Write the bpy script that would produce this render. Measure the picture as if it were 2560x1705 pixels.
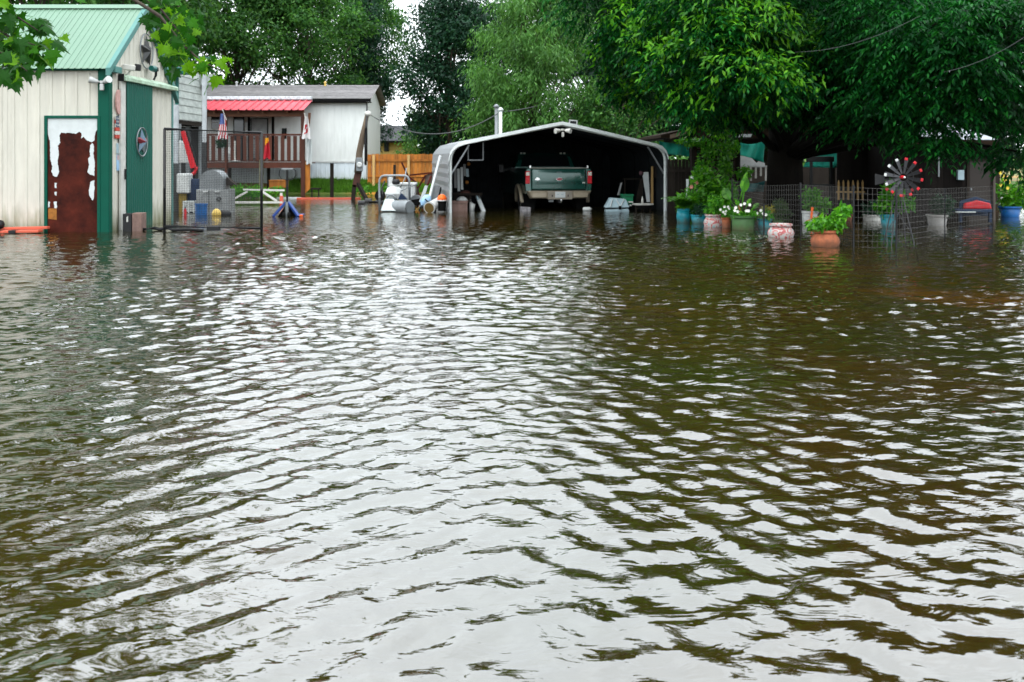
import bpy, math, random
import numpy as np
from mathutils import Vector, Matrix, Euler

# ------------------------------------------------------------------ scene, camera, sky, sun
for o in list(bpy.data.objects):
    bpy.data.objects.remove(o, do_unlink=True)
SC = bpy.context.scene
COL = SC.collection
random.seed(7)
RNG = np.random.default_rng(11)

CAM_H = 1.5          # camera height above the flood water (z = 0)
K = 2489.0           # focal length in photo pixels (35 mm on a 36 mm sensor, 2560 px)
HZ = 395.0           # photo row of the horizon
cam_d = bpy.data.cameras.new("camera"); cam = bpy.data.objects.new("camera", cam_d); COL.objects.link(cam)
cam_d.lens = 35.0; cam_d.sensor_width = 36.0; cam_d.sensor_fit = 'HORIZONTAL'
cam_d.shift_y = -(852.5 - HZ) / 2560.0
cam_d.dof.use_dof = True; cam_d.dof.focus_distance = 7.0; cam_d.dof.aperture_fstop = 5.6
cam_d.clip_start = 0.05; cam_d.clip_end = 3000
cam.location = (0, 0, CAM_H); cam.rotation_euler = (math.radians(90), 0, 0)
SC.camera = cam

SUN_EL, SUN_AZ = math.radians(58), math.radians(200)     # soft light from high up, a little behind the camera
W = bpy.data.worlds.new("World"); SC.world = W; W.use_nodes = True
nt = W.node_tree; nt.nodes.clear()
wout = nt.nodes.new('ShaderNodeOutputWorld'); wbg = nt.nodes.new('ShaderNodeBackground')
sky = nt.nodes.new('ShaderNodeTexSky'); sky.sky_type = 'NISHITA'; sky.sun_disc = False
sky.sun_elevation = SUN_EL; sky.sun_rotation = SUN_AZ; sky.dust_density = 4; sky.air_density = 1.2
tc = nt.nodes.new('ShaderNodeTexCoord'); sep = nt.nodes.new('ShaderNodeSeparateXYZ')
nt.links.new(tc.outputs['Generated'], sep.inputs[0])
mp = nt.nodes.new('ShaderNodeMapRange'); mp.inputs['From Min'].default_value = 0; mp.inputs['From Max'].default_value = 1
SKY_Z = 35.0         # zenith radiance of the thin closed cloud deck (x strength 0.1), fading towards the horizon
mp.inputs['To Min'].default_value = SKY_Z * .6; mp.inputs['To Max'].default_value = SKY_Z
nt.links.new(sep.outputs['Z'], mp.inputs['Value'])
ns = nt.nodes.new('ShaderNodeTexNoise'); ns.inputs['Scale'].default_value = 2.2; ns.inputs['Detail'].default_value = 5
nt.links.new(tc.outputs['Generated'], ns.inputs['Vector'])
nm = nt.nodes.new('ShaderNodeMapRange'); nm.inputs['To Min'].default_value = .86; nm.inputs['To Max'].default_value = 1.14
nm.inputs['From Min'].default_value = .3; nm.inputs['From Max'].default_value = .7
nt.links.new(ns.outputs['Fac'], nm.inputs['Value'])
mu = nt.nodes.new('ShaderNodeMath'); mu.operation = 'MULTIPLY'
nt.links.new(mp.outputs[0], mu.inputs[0]); nt.links.new(nm.outputs[0], mu.inputs[1])
vm = nt.nodes.new('ShaderNodeVectorMath'); vm.operation = 'SCALE'; vm.inputs[0].default_value = (.93, 1.0, 1.045)
nt.links.new(mu.outputs[0], vm.inputs['Scale'])
mx = nt.nodes.new('ShaderNodeMixRGB'); mx.inputs['Fac'].default_value = .9
nt.links.new(sky.outputs[0], mx.inputs[1]); nt.links.new(vm.outputs[0], mx.inputs[2])
nt.links.new(mx.outputs[0], wbg.inputs['Color']); wbg.inputs['Strength'].default_value = 0.1
nt.links.new(wbg.outputs[0], wout.inputs['Surface'])

sun_d = bpy.data.lights.new("sun", 'SUN'); sun = bpy.data.objects.new("sun", sun_d); COL.objects.link(sun)
sun_d.energy = 0.8; sun_d.angle = math.radians(35); sun_d.color = (1, .97, .92)
sun_dir = Vector((math.sin(SUN_AZ) * math.cos(SUN_EL), math.cos(SUN_AZ) * math.cos(SUN_EL), math.sin(SUN_EL)))
sun.rotation_euler = sun_dir.to_track_quat('Z', 'Y').to_euler()
sun.location = (0, -10, 30)

SC.view_settings.view_transform = 'Standard'; SC.view_settings.look = 'None'
SC.view_settings.exposure = 0.4; SC.view_settings.gamma = 1.0; SC.view_settings.use_curve_mapping = False
SC.render.engine = 'CYCLES'
SC.cycles.use_denoising = True
SC.cycles.max_bounces = 8; SC.cycles.transparent_max_bounces = 12
SC.cycles.caustics_reflective = False; SC.cycles.caustics_refractive = False

# ------------------------------------------------------------------ pixel -> place helpers
def P(px, py, Y):
    return Vector(((px - 1280) / K * Y, Y, CAM_H - (py - HZ) / K * Y))
def WY(py):                       # distance of a point of the water line on photo row py
    return CAM_H * K / (py - HZ)
def X(px, Y): return (px - 1280) / K * Y
def Z(py, Y): return CAM_H - (py - HZ) / K * Y
def S(n, Y): return n * Y / K

# ------------------------------------------------------------------ materials
MATS = {}
def newmat(name):
    m = bpy.data.materials.new(name); m.use_nodes = True
    n = m.node_tree; b = n.nodes['Principled BSDF']
    return m, n, b
def M(name, col, rough=.6, metal=0.0, var=.18, scale=5.0, bump=0.0, bscale=60.0, rnd=0.0, spec=.28, stretch=None, col2=None, coat=0.0):
    if name in MATS: return MATS[name]
    m, n, b = newmat(name); L = n.links.new
    b.inputs['Roughness'].default_value = rough; b.inputs['Metallic'].default_value = metal
    b.inputs['Specular IOR Level'].default_value = spec
    if coat: b.inputs['Coat Weight'].default_value = coat; b.inputs['Coat Roughness'].default_value = .08
    t = n.nodes.new('ShaderNodeTexCoord'); mpn = n.nodes.new('ShaderNodeMapping'); L(t.outputs['Object'], mpn.inputs['Vector'])
    if stretch: mpn.inputs['Scale'].default_value = stretch
    z = n.nodes.new('ShaderNodeTexNoise'); z.inputs['Scale'].default_value = scale; z.inputs['Detail'].default_value = 6; z.inputs['Roughness'].default_value = .65
    L(mpn.outputs[0], z.inputs['Vector'])
    r = n.nodes.new('ShaderNodeValToRGB'); r.color_ramp.elements[0].position = .32; r.color_ramp.elements[1].position = .68
    c0 = [max(0, c * (1 - var)) for c in col]; c1 = [min(1, c * (1 + var * .7)) for c in (col2 or col)]
    r.color_ramp.elements[0].color = (*c0, 1); r.color_ramp.elements[1].color = (*c1, 1)
    L(z.outputs['Fac'], r.inputs['Fac'])
    src = r.outputs['Color']
    if rnd:
        oi = n.nodes.new('ShaderNodeObjectInfo'); mr = n.nodes.new('ShaderNodeMapRange')
        mr.inputs['To Min'].default_value = 1 - rnd; mr.inputs['To Max'].default_value = 1 + rnd
        L(oi.outputs['Random'], mr.inputs['Value'])
        vs = n.nodes.new('ShaderNodeVectorMath'); vs.operation = 'SCALE'; L(src, vs.inputs[0]); L(mr.outputs[0], vs.inputs['Scale']); src = vs.outputs[0]
    L(src, b.inputs['Base Color'])
    rr = n.nodes.new('ShaderNodeMapRange'); rr.inputs['To Min'].default_value = max(.02, rough - .12); rr.inputs['To Max'].default_value = min(1, rough + .12)
    L(z.outputs['Fac'], rr.inputs['Value']); L(rr.outputs[0], b.inputs['Roughness'])
    if bump:
        z2 = n.nodes.new('ShaderNodeTexNoise'); z2.inputs['Scale'].default_value = bscale; z2.inputs['Detail'].default_value = 4
        L(mpn.outputs[0], z2.inputs['Vector'])
        bp = n.nodes.new('ShaderNodeBump'); bp.inputs['Strength'].default_value = bump; bp.inputs['Distance'].default_value = .02
        L(z2.outputs['Fac'], bp.inputs['Height']); L(bp.outputs[0], b.inputs['Normal'])
    MATS[name] = m; return m
def leafmat(name, c0, c1, c2, rough=.5, trans=.35, spec=.16):
    if name in MATS: return MATS[name]
    m, n, b = newmat(name); L = n.links.new
    g = n.nodes.new('ShaderNodeNewGeometry'); r = n.nodes.new('ShaderNodeValToRGB')
    e = r.color_ramp.elements; e[0].position = 0; e[0].color = (*c0, 1); e[1].position = 1; e[1].color = (*c2, 1)
    k = e.new(.55); k.color = (*c1, 1)
    L(g.outputs['Random Per Island'], r.inputs['Fac'])
    t = n.nodes.new('ShaderNodeTexCoord'); z = n.nodes.new('ShaderNodeTexNoise'); z.inputs['Scale'].default_value = .5; z.inputs['Detail'].default_value = 3
    L(t.outputs['Object'], z.inputs['Vector'])
    mr = n.nodes.new('ShaderNodeMapRange'); mr.inputs['From Min'].default_value = .3; mr.inputs['From Max'].default_value = .7
    mr.inputs['To Min'].default_value = .65; mr.inputs['To Max'].default_value = 1.35; L(z.outputs['Fac'], mr.inputs['Value'])
    vs = n.nodes.new('ShaderNodeVectorMath'); vs.operation = 'SCALE'; L(r.outputs[0], vs.inputs[0]); L(mr.outputs[0], vs.inputs['Scale'])
    L(vs.outputs[0], b.inputs['Base Color'])
    b.inputs['Roughness'].default_value = rough; b.inputs['Specular IOR Level'].default_value = spec
    tr = n.nodes.new('ShaderNodeBsdfTranslucent'); ms = n.nodes.new('ShaderNodeMixShader'); ms.inputs[0].default_value = trans
    vt = n.nodes.new('ShaderNodeVectorMath'); vt.operation = 'MULTIPLY'; vt.inputs[1].default_value = (1.25, 1.3, .6)
    L(vs.outputs[0], vt.inputs[0]); L(vt.outputs[0], tr.inputs['Color'])
    L(b.outputs[0], ms.inputs[1]); L(tr.outputs[0], ms.inputs[2]); L(ms.outputs[0], n.nodes['Material Output'].inputs['Surface'])
    MATS[name] = m; return m
def stained(name, col, stain, z0, z1, amount=.8, rough=.5, sc=(3, 3, .6), var=.07):
    """painted sheet metal with an algae / silt tide mark of its own shape near the foot (object z = world z)"""
    m = M(name, col, rough, 0, var, 1.5, stretch=sc); n = m.node_tree; L = n.links.new; b = n.nodes['Principled BSDF']
    src = b.inputs['Base Color'].links[0].from_socket
    g = n.nodes.new('ShaderNodeNewGeometry'); s = n.nodes.new('ShaderNodeSeparateXYZ'); L(g.outputs['Position'], s.inputs[0])
    z = n.nodes.new('ShaderNodeTexNoise'); z.inputs['Scale'].default_value = 3.5; z.inputs['Detail'].default_value = 6
    mpn = n.nodes.new('ShaderNodeMapping'); mpn.inputs['Scale'].default_value = (2.5, 2.5, .5); L(g.outputs['Position'], mpn.inputs[0]); L(mpn.outputs[0], z.inputs['Vector'])
    ad = n.nodes.new('ShaderNodeMath'); ad.operation = 'MULTIPLY_ADD'; ad.inputs[1].default_value = -(z1 - z0) * 1.6; L(z.outputs['Fac'], ad.inputs[0]); L(s.outputs['Z'], ad.inputs[2])
    mr = n.nodes.new('ShaderNodeMapRange'); mr.inputs['From Min'].default_value = z1 - (z1 - z0) * .8; mr.inputs['From Max'].default_value = z0 - (z1 - z0) * .8
    mr.inputs['To Min'].default_value = 0; mr.inputs['To Max'].default_value = amount; L(ad.outputs[0], mr.inputs['Value'])
    mxn = n.nodes.new('ShaderNodeMixRGB'); mxn.inputs[2].default_value = (*stain, 1); L(mr.outputs[0], mxn.inputs[0]); L(src, mxn.inputs[1]); L(mxn.outputs[0], b.inputs['Base Color'])
    return m

# ------------------------------------------------------------------ mesh builder
def wloc(o):
    v = Vector((0, 0, 0))
    while o is not None:
        v += o.location; o = o.parent
    return v
def tag(o, label=None, cat=None, group=None, kind=None):
    if label: o['label'] = label
    if cat: o['category'] = cat
    if group: o['group'] = group
    if kind: o['kind'] = kind
    return o
def thing(name, label, cat, loc=(0, 0, 0), group=None, rz=0.0):
    o = bpy.data.objects.new(name, None); COL.objects.link(o); o.location = loc; o.rotation_euler = (0, 0, rz)
    o.empty_display_size = .2
    return tag(o, label, cat, group)
def copy_tree(o, parent=None):
    c = o.copy(); COL.objects.link(c); c.parent = parent
    for ch in o.children: copy_tree(ch, c)
    return c
def axes(d):
    d = d.normalized(); up = Vector((0, 0, 1)) if abs(d.z) < .95 else Vector((0, 1, 0))
    s = d.cross(up).normalized(); return s, s.cross(d).normalized()
class B:
    def __init__(s): s.v = []; s.f = []; s.m = []; s.mi = 0
    def mat(s, i): s.mi = i; return s
    def add(s, vs, fs):
        n = len(s.v); s.v += [tuple(v) for v in vs]
        for f in fs: s.f.append(tuple(i + n for i in f)); s.m.append(s.mi)
        return s
    def box(s, c, d, rot=None):
        c = Vector(c); h = Vector(d) / 2; R = (rot if isinstance(rot, Matrix) else Euler(rot).to_matrix()) if rot is not None else None
        vs = []
        for x, y, z in ((-1,-1,-1),(1,-1,-1),(1,1,-1),(-1,1,-1),(-1,-1,1),(1,-1,1),(1,1,1),(-1,1,1)):
            p = Vector((x * h.x, y * h.y, z * h.z)); vs.append(c + (R @ p if R else p))
        return s.add(vs, [(0,3,2,1),(4,5,6,7),(0,1,5,4),(1,2,6,5),(2,3,7,6),(3,0,4,7)])
    def bb(s, a, b):
        a, b = Vector(a), Vector(b); return s.box((a + b) / 2, [abs(t) for t in (b - a)])
    def pb(s, x0, y0, x1, y1, Y, dep):      # a box whose front covers photo rows/columns at distance Y
        a = P(x0, y1, Y); b = P(x1, y0, Y); return s.bb(a, (b.x, Y + dep, b.z))
    def bar(s, p, q, w, h=None, w2=None, h2=None):
        p, q = Vector(p), Vector(q); h = h or w; w2 = w2 or w; h2 = h2 or h
        a, b = axes(q - p); vs = []
        for c, ww, hh in ((p, w, h), (q, w2, h2)):
            vs += [c - a * ww / 2 - b * hh / 2, c + a * ww / 2 - b * hh / 2, c + a * ww / 2 + b * hh / 2, c - a * ww / 2 + b * hh / 2]
        return s.add(vs, [(3,2,1,0),(4,5,6,7),(0,1,5,4),(1,2,6,5),(2,3,7,6),(3,0,4,7)])
    def tube(s, pts, r, n=8, closed=False):
        pts = [Vector(p) for p in pts]; N = len(pts); rs = r if isinstance(r, (list, tuple)) else [r] * N
        vs = []; fs = []; prev = None
        for i, p in enumerate(pts):
            d = (pts[(i + 1) % N] - pts[i - 1]) if closed else (pts[min(i + 1, N - 1)] - pts[max(i - 1, 0)])
            d.normalize()
            if prev is None: a, b = axes(d)
            else:
                a = (prev - d * prev.dot(d)).normalized(); b = d.cross(a).normalized()
            prev = a
            for k in range(n):
                t = 2 * math.pi * k / n; vs.append(p + (a * math.cos(t) + b * math.sin(t)) * rs[i])
        for i in range(N if closed else N - 1):
            j = (i + 1) % N
            for k in range(n):
                l = (k + 1) % n; fs.append((i * n + k, i * n + l, j * n + l, j * n + k))
        if not closed: fs += [tuple(range(n))[::-1], tuple((N - 1) * n + k for k in range(n))]
        return s.add(vs, fs)
    def lathe(s, prof, c=(0, 0, 0), n=24, ax='z', sx=1, sy=1, cap=True):
        c = Vector(c); vs = []; fs = []
        for r, h in prof:
            for k in range(n):
                t = 2 * math.pi * k / n; a, b = r * math.cos(t) * sx, r * math.sin(t) * sy
                vs.append(c + (Vector((a, b, h)) if ax == 'z' else Vector((a, h, b)) if ax == 'y' else Vector((h, a, b))))
        for i in range(len(prof) - 1):
            for k in range(n):
                l = (k + 1) % n; fs.append((i * n + k, i * n + l, (i + 1) * n + l, (i + 1) * n + k))
        if cap: fs += [tuple(range(n))[::-1], tuple((len(prof) - 1) * n + k for k in range(n))]
        return s.add(vs, fs)
    def prism(s, poly, off):
        poly = [Vector(p) for p in poly]; off = Vector(off); n = len(poly)
        fs = [tuple(range(n)), tuple(range(2 * n - 1, n - 1, -1))] + [(i, i + n, (i + 1) % n + n, (i + 1) % n) for i in range(n)]
        return s.add(poly + [p + off for p in poly], fs)
    def quad(s, a, b, c, d): return s.add([a, b, c, d], [(0, 1, 2, 3)])
    def grid(s, fn, nu, nv):
        vs = [fn(i / nu, j / nv) for j in range(nv + 1) for i in range(nu + 1)]
        fs = [(j * (nu + 1) + i, j * (nu + 1) + i + 1, (j + 1) * (nu + 1) + i + 1, (j + 1) * (nu + 1) + i) for j in range(nv) for i in range(nu)]
        return s.add(vs, fs)
    def mesh(s, name, mats, off=(0, 0, 0), smooth=False):
        me = bpy.data.meshes.new(name); o = Vector(off)
        me.from_pydata([(v[0] - o.x, v[1] - o.y, v[2] - o.z) for v in s.v], [], s.f)
        mats = mats if isinstance(mats, (list, tuple)) else [mats]
        for m in mats: me.materials.append(m)
        if len(mats) > 1: me.polygons.foreach_set('material_index', s.m)
        if smooth: me.shade_smooth()
        return me
    def build(s, name, mats, parent=None, local=False, smooth=False, bevel=0, solid=0, auto=False):
        off = wloc(parent) if (parent is not None and not local) else (0, 0, 0)
        me = s.mesh(name, mats, off, smooth or auto)
        o = bpy.data.objects.new(name, me); COL.objects.link(o); o.parent = parent
        if auto: me.set_sharp_from_angle(angle=math.radians(38))
        if solid:
            md = o.modifiers.new('solid', 'SOLIDIFY'); md.thickness = solid; md.offset = 0
        if bevel:
            md = o.modifiers.new('bevel', 'BEVEL'); md.width = bevel; md.segments = 2; md.limit_method = 'ANGLE'; md.harden_normals = False
        return o
def one(name, label, cat, b, mats, group=None, **kw):      # a thing that is a single mesh
    o = b.build(name, mats, None, **kw); return tag(o, label, cat, group)
def struct(o): o['kind'] = 'structure'; return o

def quads_object(name, V, mat, parent=None, smooth=False, per=4):
    """V: (n*per,3) vertices, one face for every `per` vertices"""
    V = np.asarray(V, dtype=np.float32).reshape(-1, 3)
    if parent is not None: V = V - np.array(wloc(parent), dtype=np.float32)
    n = len(V) // per; me = bpy.data.meshes.new(name)
    me.vertices.add(n * per); me.vertices.foreach_set('co', V.ravel())
    me.loops.add(n * per); me.loops.foreach_set('vertex_index', np.arange(n * per, dtype=np.int32))
    me.polygons.add(n); me.polygons.foreach_set('loop_start', np.arange(0, n * per, per, dtype=np.int32))
    me.polygons.foreach_set('loop_total', np.full(n, per, dtype=np.int32))
    me.materials.append(mat); me.update(calc_edges=True); me.validate()
    o = bpy.data.objects.new(name, me); COL.objects.link(o); o.parent = parent
    return o
def nrm(a): return a / np.maximum(np.linalg.norm(a, axis=-1, keepdims=True), 1e-6)
def leaf_quads(C, L, Wd, axis, normal, jit=.25, rng=RNG):
    """rhombic leaves at C along axis; all arrays (n,3)"""
    n = len(C); L = L * (1 + jit * rng.standard_normal((n, 1))).clip(.5, 1.6); Wd = Wd * (1 + jit * rng.standard_normal((n, 1))).clip(.5, 1.6)
    a = nrm(axis); s = nrm(np.cross(a, normal)); up = nrm(np.cross(s, a))
    p0 = C; p2 = C + a * L - up * L * .12; p1 = C + a * L * .42 + s * Wd / 2 + up * L * .04; p3 = C + a * L * .42 - s * Wd / 2 + up * L * .04
    return np.stack([p0, p1, p2, p3], 1).reshape(-1, 3)
def cloud(centers, radii, n, L, Wd, droop=.2, upb=.5, out=.5, rng=RNG, shell=.35):
    """leaves in ellipsoidal clumps: centers (m,3), radii (m,3), n leaves per clump"""
    centers = np.asarray(centers, float).reshape(-1, 3); radii = np.asarray(radii, float).reshape(-1, 3)
    if len(radii) == 1: radii = np.repeat(radii, len(centers), 0)
    m = len(centers); d = nrm(rng.standard_normal((m, n, 3))); r = rng.random((m, n, 1)) ** shell
    off = d * r * radii[:, None, :]; C = (centers[:, None, :] + off).reshape(-1, 3); o = nrm(off).reshape(-1, 3)
    ax = nrm(rng.standard_normal(C.shape) + o * .6) - np.array([0, 0, 1]) * droop * 1.5
    nn = rng.standard_normal(C.shape) * .6 + o * out + np.array([0, 0, 1]) * upb
    return leaf_quads(C, L, Wd, ax, nn, rng=rng)
# ------------------------------------------------------------------ palette
CREAM = stained('cream_sheet_metal', (.56, .535, .465), (.14, .14, .055), 0.0, .5, .85, var=.12)
MINT = M('mint_roof_metal', (.125, .215, .150), .45, 0, .08, 1.2, stretch=(1, 1, 1))
MINT2 = M('mossy_mint_metal', (.30, .40, .26), .5, 0, .25, 4, col2=(.42, .56, .44))
TEALTRIM = M('weathered_teal_trim', (.085, .205, .185), .5, 0, .12, 3, spec=.15)
DKGREEN = M('dark_green_trim', (.003, .070, .045), .5, 0, .12, 2, spec=.1)
DOORGREEN = stained('green_door_metal', (.005, .095, .068), (.07, .11, .07), 0.0, .35, .6, .4)
RUST = M('rusted_steel', (.032, .006, .004), .8, 0, .55, 2.2, bump=.25, bscale=30, col2=(.062, .011, .006), spec=.12)
PAINT = M('chipped_white_paint', (.55, .58, .58), .5, 0, .08, 6)
OCHRE = M('ochre_rust', (.28, .11, .02), .8, 0, .4, 12)
BLACK = M('black_painted_metal', (.008, .008, .009), .45, 0, .3, 8)
DARK = M('dark_matte', (.006, .006, .006), .8, 0, .4, 3, spec=.06)
GREY = M('galvanised_grey', (.21, .225, .235), .45, .35, .22, 5)
LGREY = M('light_grey_paint', (.52, .55, .55), .45, 0, .12, 4)
STEELW = M('white_tube_paint', (.70, .74, .73), .4, 0, .12, 3)
CPORT = M('grey_carport_sheet', (.24, .25, .26), .45, .2, .15, 2, stretch=(1, 1, 3))
WHITE = M('white_plastic', (.50, .51, .50), .5, 0, .22, 4)
OFFW = M('off_white_paint', (.55, .54, .50), .55, 0, .15, 4)
HOMEW = stained('white_home_siding', (.70, .72, .70), (.42, .44, .40), .4, 2.6, .35, .5)
SKIRT = stained('bluish_white_skirting', (.62, .68, .72), (.30, .33, .28), .4, 1.0, .6, .45)
HGREY = M('shaded_grey_siding', (.22, .225, .225), .6, 0, .1, 3)
SHINGLE = M('grey_shingle', (.20, .19, .19), .9, 0, .30, 6, bump=.6, bscale=90, rnd=.16, stretch=(.6, 1, 1))
DSHINGLE = M('dark_shingle', (.035, .035, .04), .9, 0, .3, 5, bump=.5, bscale=40)
REDROOF = M('red_roof_metal', (.50, .065, .085), .4, 0, .12, 3)
SILVER = M('silver_flashing', (.55, .60, .63), .3, .4, .3, 9)
PWOOD = M('red_brown_stained_wood', (.075, .019, .008), .6, 0, .35, 6, bump=.2, rnd=.25, stretch=(1, 1, .2))
BEAM = M('brown_beam_wood', (.095, .036, .016), .65, 0, .3, 5, bump=.2, stretch=(.2, 1, 1))
PALEWOOD = M('greenish_treated_wood', (.20, .19, .10), .7, 0, .3, 6, bump=.2, stretch=(1, 1, .15))
CEDAR = M('orange_cedar_wood', (.30, .092, .011), .6, 0, .30, 5, bump=.2, rnd=.28, stretch=(1.4, 1, .22), col2=(.40, .145, .02))
DKWOOD = M('weathered_dark_wood', (.022, .018, .015), .85, 0, .4, 4, bump=.3, rnd=.3, stretch=(1, 1, .2), spec=.06)
BRWOOD = M('brown_fascia_wood', (.022, .014, .009), .8, 0, .4, 4, bump=.25, stretch=(.2, 1, 1), spec=.06)
TANWOOD = M('tan_lumber', (.46, .29, .11), .65, 0, .2, 5, rnd=.2, stretch=(1, 1, .2))
POLEWOOD = M('old_pole_wood', (.13, .095, .065), .8, 0, .4, 8, bump=.4, stretch=(1, 1, .15))
DKRED = M('dark_red_brown_board', (.055, .020, .014), .7, 0, .35, 6)
BRICK = M('coral_floating_board', (.55, .105, .06), .55, 0, .2, 5)
TRUCKG = M('metallic_green_paint', (.004, .062, .048), .22, .25, .1, 2, spec=.6, coat=.8)
TRUCKT = M('tan_bumper_paint', (.30, .25, .18), .35, .1, .12, 3, coat=.3)
GLASS = M('dark_tinted_glass', (.006, .008, .01), .06, 0, .1, 3, spec=.7)
TYRE = M('black_rubber', (.012, .012, .012), .8, 0, .3, 20, bump=.3, spec=.06)
CHROME = M('chrome', (.6, .6, .6), .15, .9, .1, 5)
REDLENS = M('red_lens', (.55, .003, .012), .25, 0, .15, 9, spec=.3)
CLEARLENS = M('clear_lens', (.72, .70, .62), .12, 0, .15, 12, spec=.7)
BLUE = M('blue_plastic', (.012, .10, .30), .4, 0, .2, 4)
LBLUE = M('pale_blue_plastic', (.30, .48, .68), .45, 0, .15, 5)
JACKB = M('blue_enamel', (.008, .035, .17), .35, 0, .2, 6)
REDP = M('red_enamel', (.46, .010, .018), .35, 0, .2, 6)
ORANGE = M('orange_plastic', (.85, .13, .012), .4, 0, .12, 5)
YELLOW = M('yellow_plastic', (.62, .42, .10), .45, 0, .2, 6)
TERRA = stained('terracotta', (.27, .080, .034), (.09, .05, .03), 0.0, .16, .8, .8, (6, 6, 6), .35)
TEAL = stained('teal_glaze', (.005, .165, .205), (.05, .06, .04), 0.0, .12, .8, .35, (6, 6, 6), .25)
GREENP = stained('green_plastic', (.030, .085, .020), (.05, .05, .02), 0.0, .12, .7, .5, (5, 5, 5), .25)
GREENP2 = M('bright_green_plastic', (.004, .17, .07), .4, 0, .15, 5)
TARP = M('teal_green_tarp', (.006, .27, .19), .6, 0, .25, 2.5, bump=.5, bscale=7)
BGREY = M('blue_grey_plastic', (.30, .40, .44), .5, 0, .12, 4)
PLANTERG = M('grey_planter_plastic', (.36, .34, .32), .6, 0, .15, 4)
MUDDY = M('muddy_pinkish_board', (.20, .125, .105), .8, 0, .3, 8)
CLAP = M('weathered_white_clapboard', (.36, .39, .37), .65, 0, .2, 3, rnd=.10, col2=(.42, .45, .42), stretch=(.4, 1, 2))
TEALF = M('teal_fascia_metal', (.003, .095, .080), .4, 0, .12, 3)
YHOUSE = M('mustard_siding', (.30, .215, .065), .7, 0, .12, 3)
CLOTHW = M('white_cloth', (.68, .66, .66), .8, 0, .1, 5)
CLOTHR = M('red_cloth', (.46, .015, .03), .8, 0, .2, 5)
CLOTHB = M('blue_cloth', (.10, .15, .36), .8, 0, .2, 5)
CLOTHY = M('yellow_cloth', (.80, .40, .02), .8, 0, .2, 5)
DKBLUE = M('dark_blue_cloth', (.008, .022, .055), .7, 0, .3, 5)
BARK = M('grey_brown_bark', (.060, .047, .036), .9, 0, .45, 7, bump=.8, bscale=14, stretch=(1, 1, .3))
DKBARK = M('dark_wet_bark', (.006, .005, .004), .9, 0, .45, 7, bump=.8, bscale=14, stretch=(1, 1, .3), spec=.06)
PETALW = M('white_petal', (.75, .75, .68), .6, 0, .06, 9)
PETALP = M('pink_petal', (.70, .28, .22), .6, 0, .2, 9)
PETALY = M('yellow_petal', (.75, .55, .06), .6, 0, .2, 9)
def painted_pot():
    m, n, b = newmat('red_white_painted_clay'); L = n.links.new
    t = n.nodes.new('ShaderNodeTexCoord'); z = n.nodes.new('ShaderNodeTexNoise'); z.inputs['Scale'].default_value = 9; z.inputs['Detail'].default_value = 4; z.inputs['Distortion'].default_value = 2.2
    L(t.outputs['Object'], z.inputs['Vector']); r = n.nodes.new('ShaderNodeValToRGB'); e = r.color_ramp.elements; r.color_ramp.interpolation = 'LINEAR'
    e[0].position = .36; e[0].color = (.26, .035, .04, 1); e[1].position = .70; e[1].color = (.10, .30, .32, 1)
    for p, c in ((.45, (.36, .12, .11, 1)), (.5, (.38, .34, .32, 1)), (.62, (.33, .30, .28, 1))):
        k = e.new(p); k.color = c
    L(z.outputs['Fac'], r.inputs[0]); L(r.outputs[0], b.inputs['Base Color']); b.inputs['Roughness'].default_value = .6
    return m
POTRW = painted_pot()
LEAF_A = leafmat('leaf_mid_green', (.014, .055, .012), (.034, .115, .022), (.085, .200, .038))
LEAF_B = leafmat('leaf_dark_green', (.004, .026, .014), (.009, .044, .020), (.020, .072, .026), .5, .25, .2)
LEAF_C = leafmat('leaf_pale_green', (.035, .110, .022), (.065, .175, .035), (.115, .250, .060), .5, .35)
LEAF_D = leafmat('leaf_vivid_green', (.030, .150, .008), (.065, .250, .010), (.130, .360, .016), .4, .4, .3)
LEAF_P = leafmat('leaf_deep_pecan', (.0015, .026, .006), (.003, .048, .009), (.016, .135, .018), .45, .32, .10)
LEAF_M = leafmat('leaf_maple_green', (.020, .075, .010), (.050, .155, .014), (.130, .260, .020), .4, .45)
LEAF_Y = leafmat('leaf_yellowish', (.14, .15, .02), (.22, .20, .03), (.30, .26, .04))
LEAF_X = leafmat('leaf_shrub_green', (.024, .135, .010), (.060, .240, .016), (.130, .360, .026), .45, .42)
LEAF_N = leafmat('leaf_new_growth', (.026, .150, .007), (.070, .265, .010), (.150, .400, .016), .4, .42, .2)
GRASSM = leafmat('grass_blade_green', (.040, .120, .010), (.075, .200, .014), (.120, .270, .024), .5, .3)

# ------------------------------------------------------------------ ground (one sheet to the horizon, flooded in front, rising behind)
def smooth(t): t = np.clip(t, 0, 1); return t * t * (3 - 2 * t)
def ground_z(x, y):
    z = -.30 + .14 * smooth((y - 18) / 8)
    z = z + .66 * smooth((y - 41.6) / 1.5)
    z = z + .025 * np.sin(x * .55 + 1.3) * np.cos(y * .47) + .02 * np.sin(x * 1.7 + y * 1.1)
    return z
gx = np.concatenate([[-600, -250, -120, -70, -45], np.arange(-32, 32.1, .8), [45, 70, 120, 250, 600]])
gy = np.concatenate([[-300, -100, -40, -15, -5], np.arange(0, 60, .8), [64, 70, 80, 100, 150, 250, 500, 1200]])
GX, GY = np.meshgrid(gx, gy); GZ = ground_z(GX, GY)
gb = B(); gb.v = list(zip(GX.ravel().tolist(), GY.ravel().tolist(), GZ.ravel().tolist()))
nx = len(gx)
gb.f = [(j * nx + i, j * nx + i + 1, (j + 1) * nx + i + 1, (j + 1) * nx + i) for j in range(len(gy) - 1) for i in range(nx - 1)]; gb.m = [0] * len(gb.f)
gm, gn, gbs = newmat('muddy_lawn'); L = gn.links.new
t = gn.nodes.new('ShaderNodeTexCoord')
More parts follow.
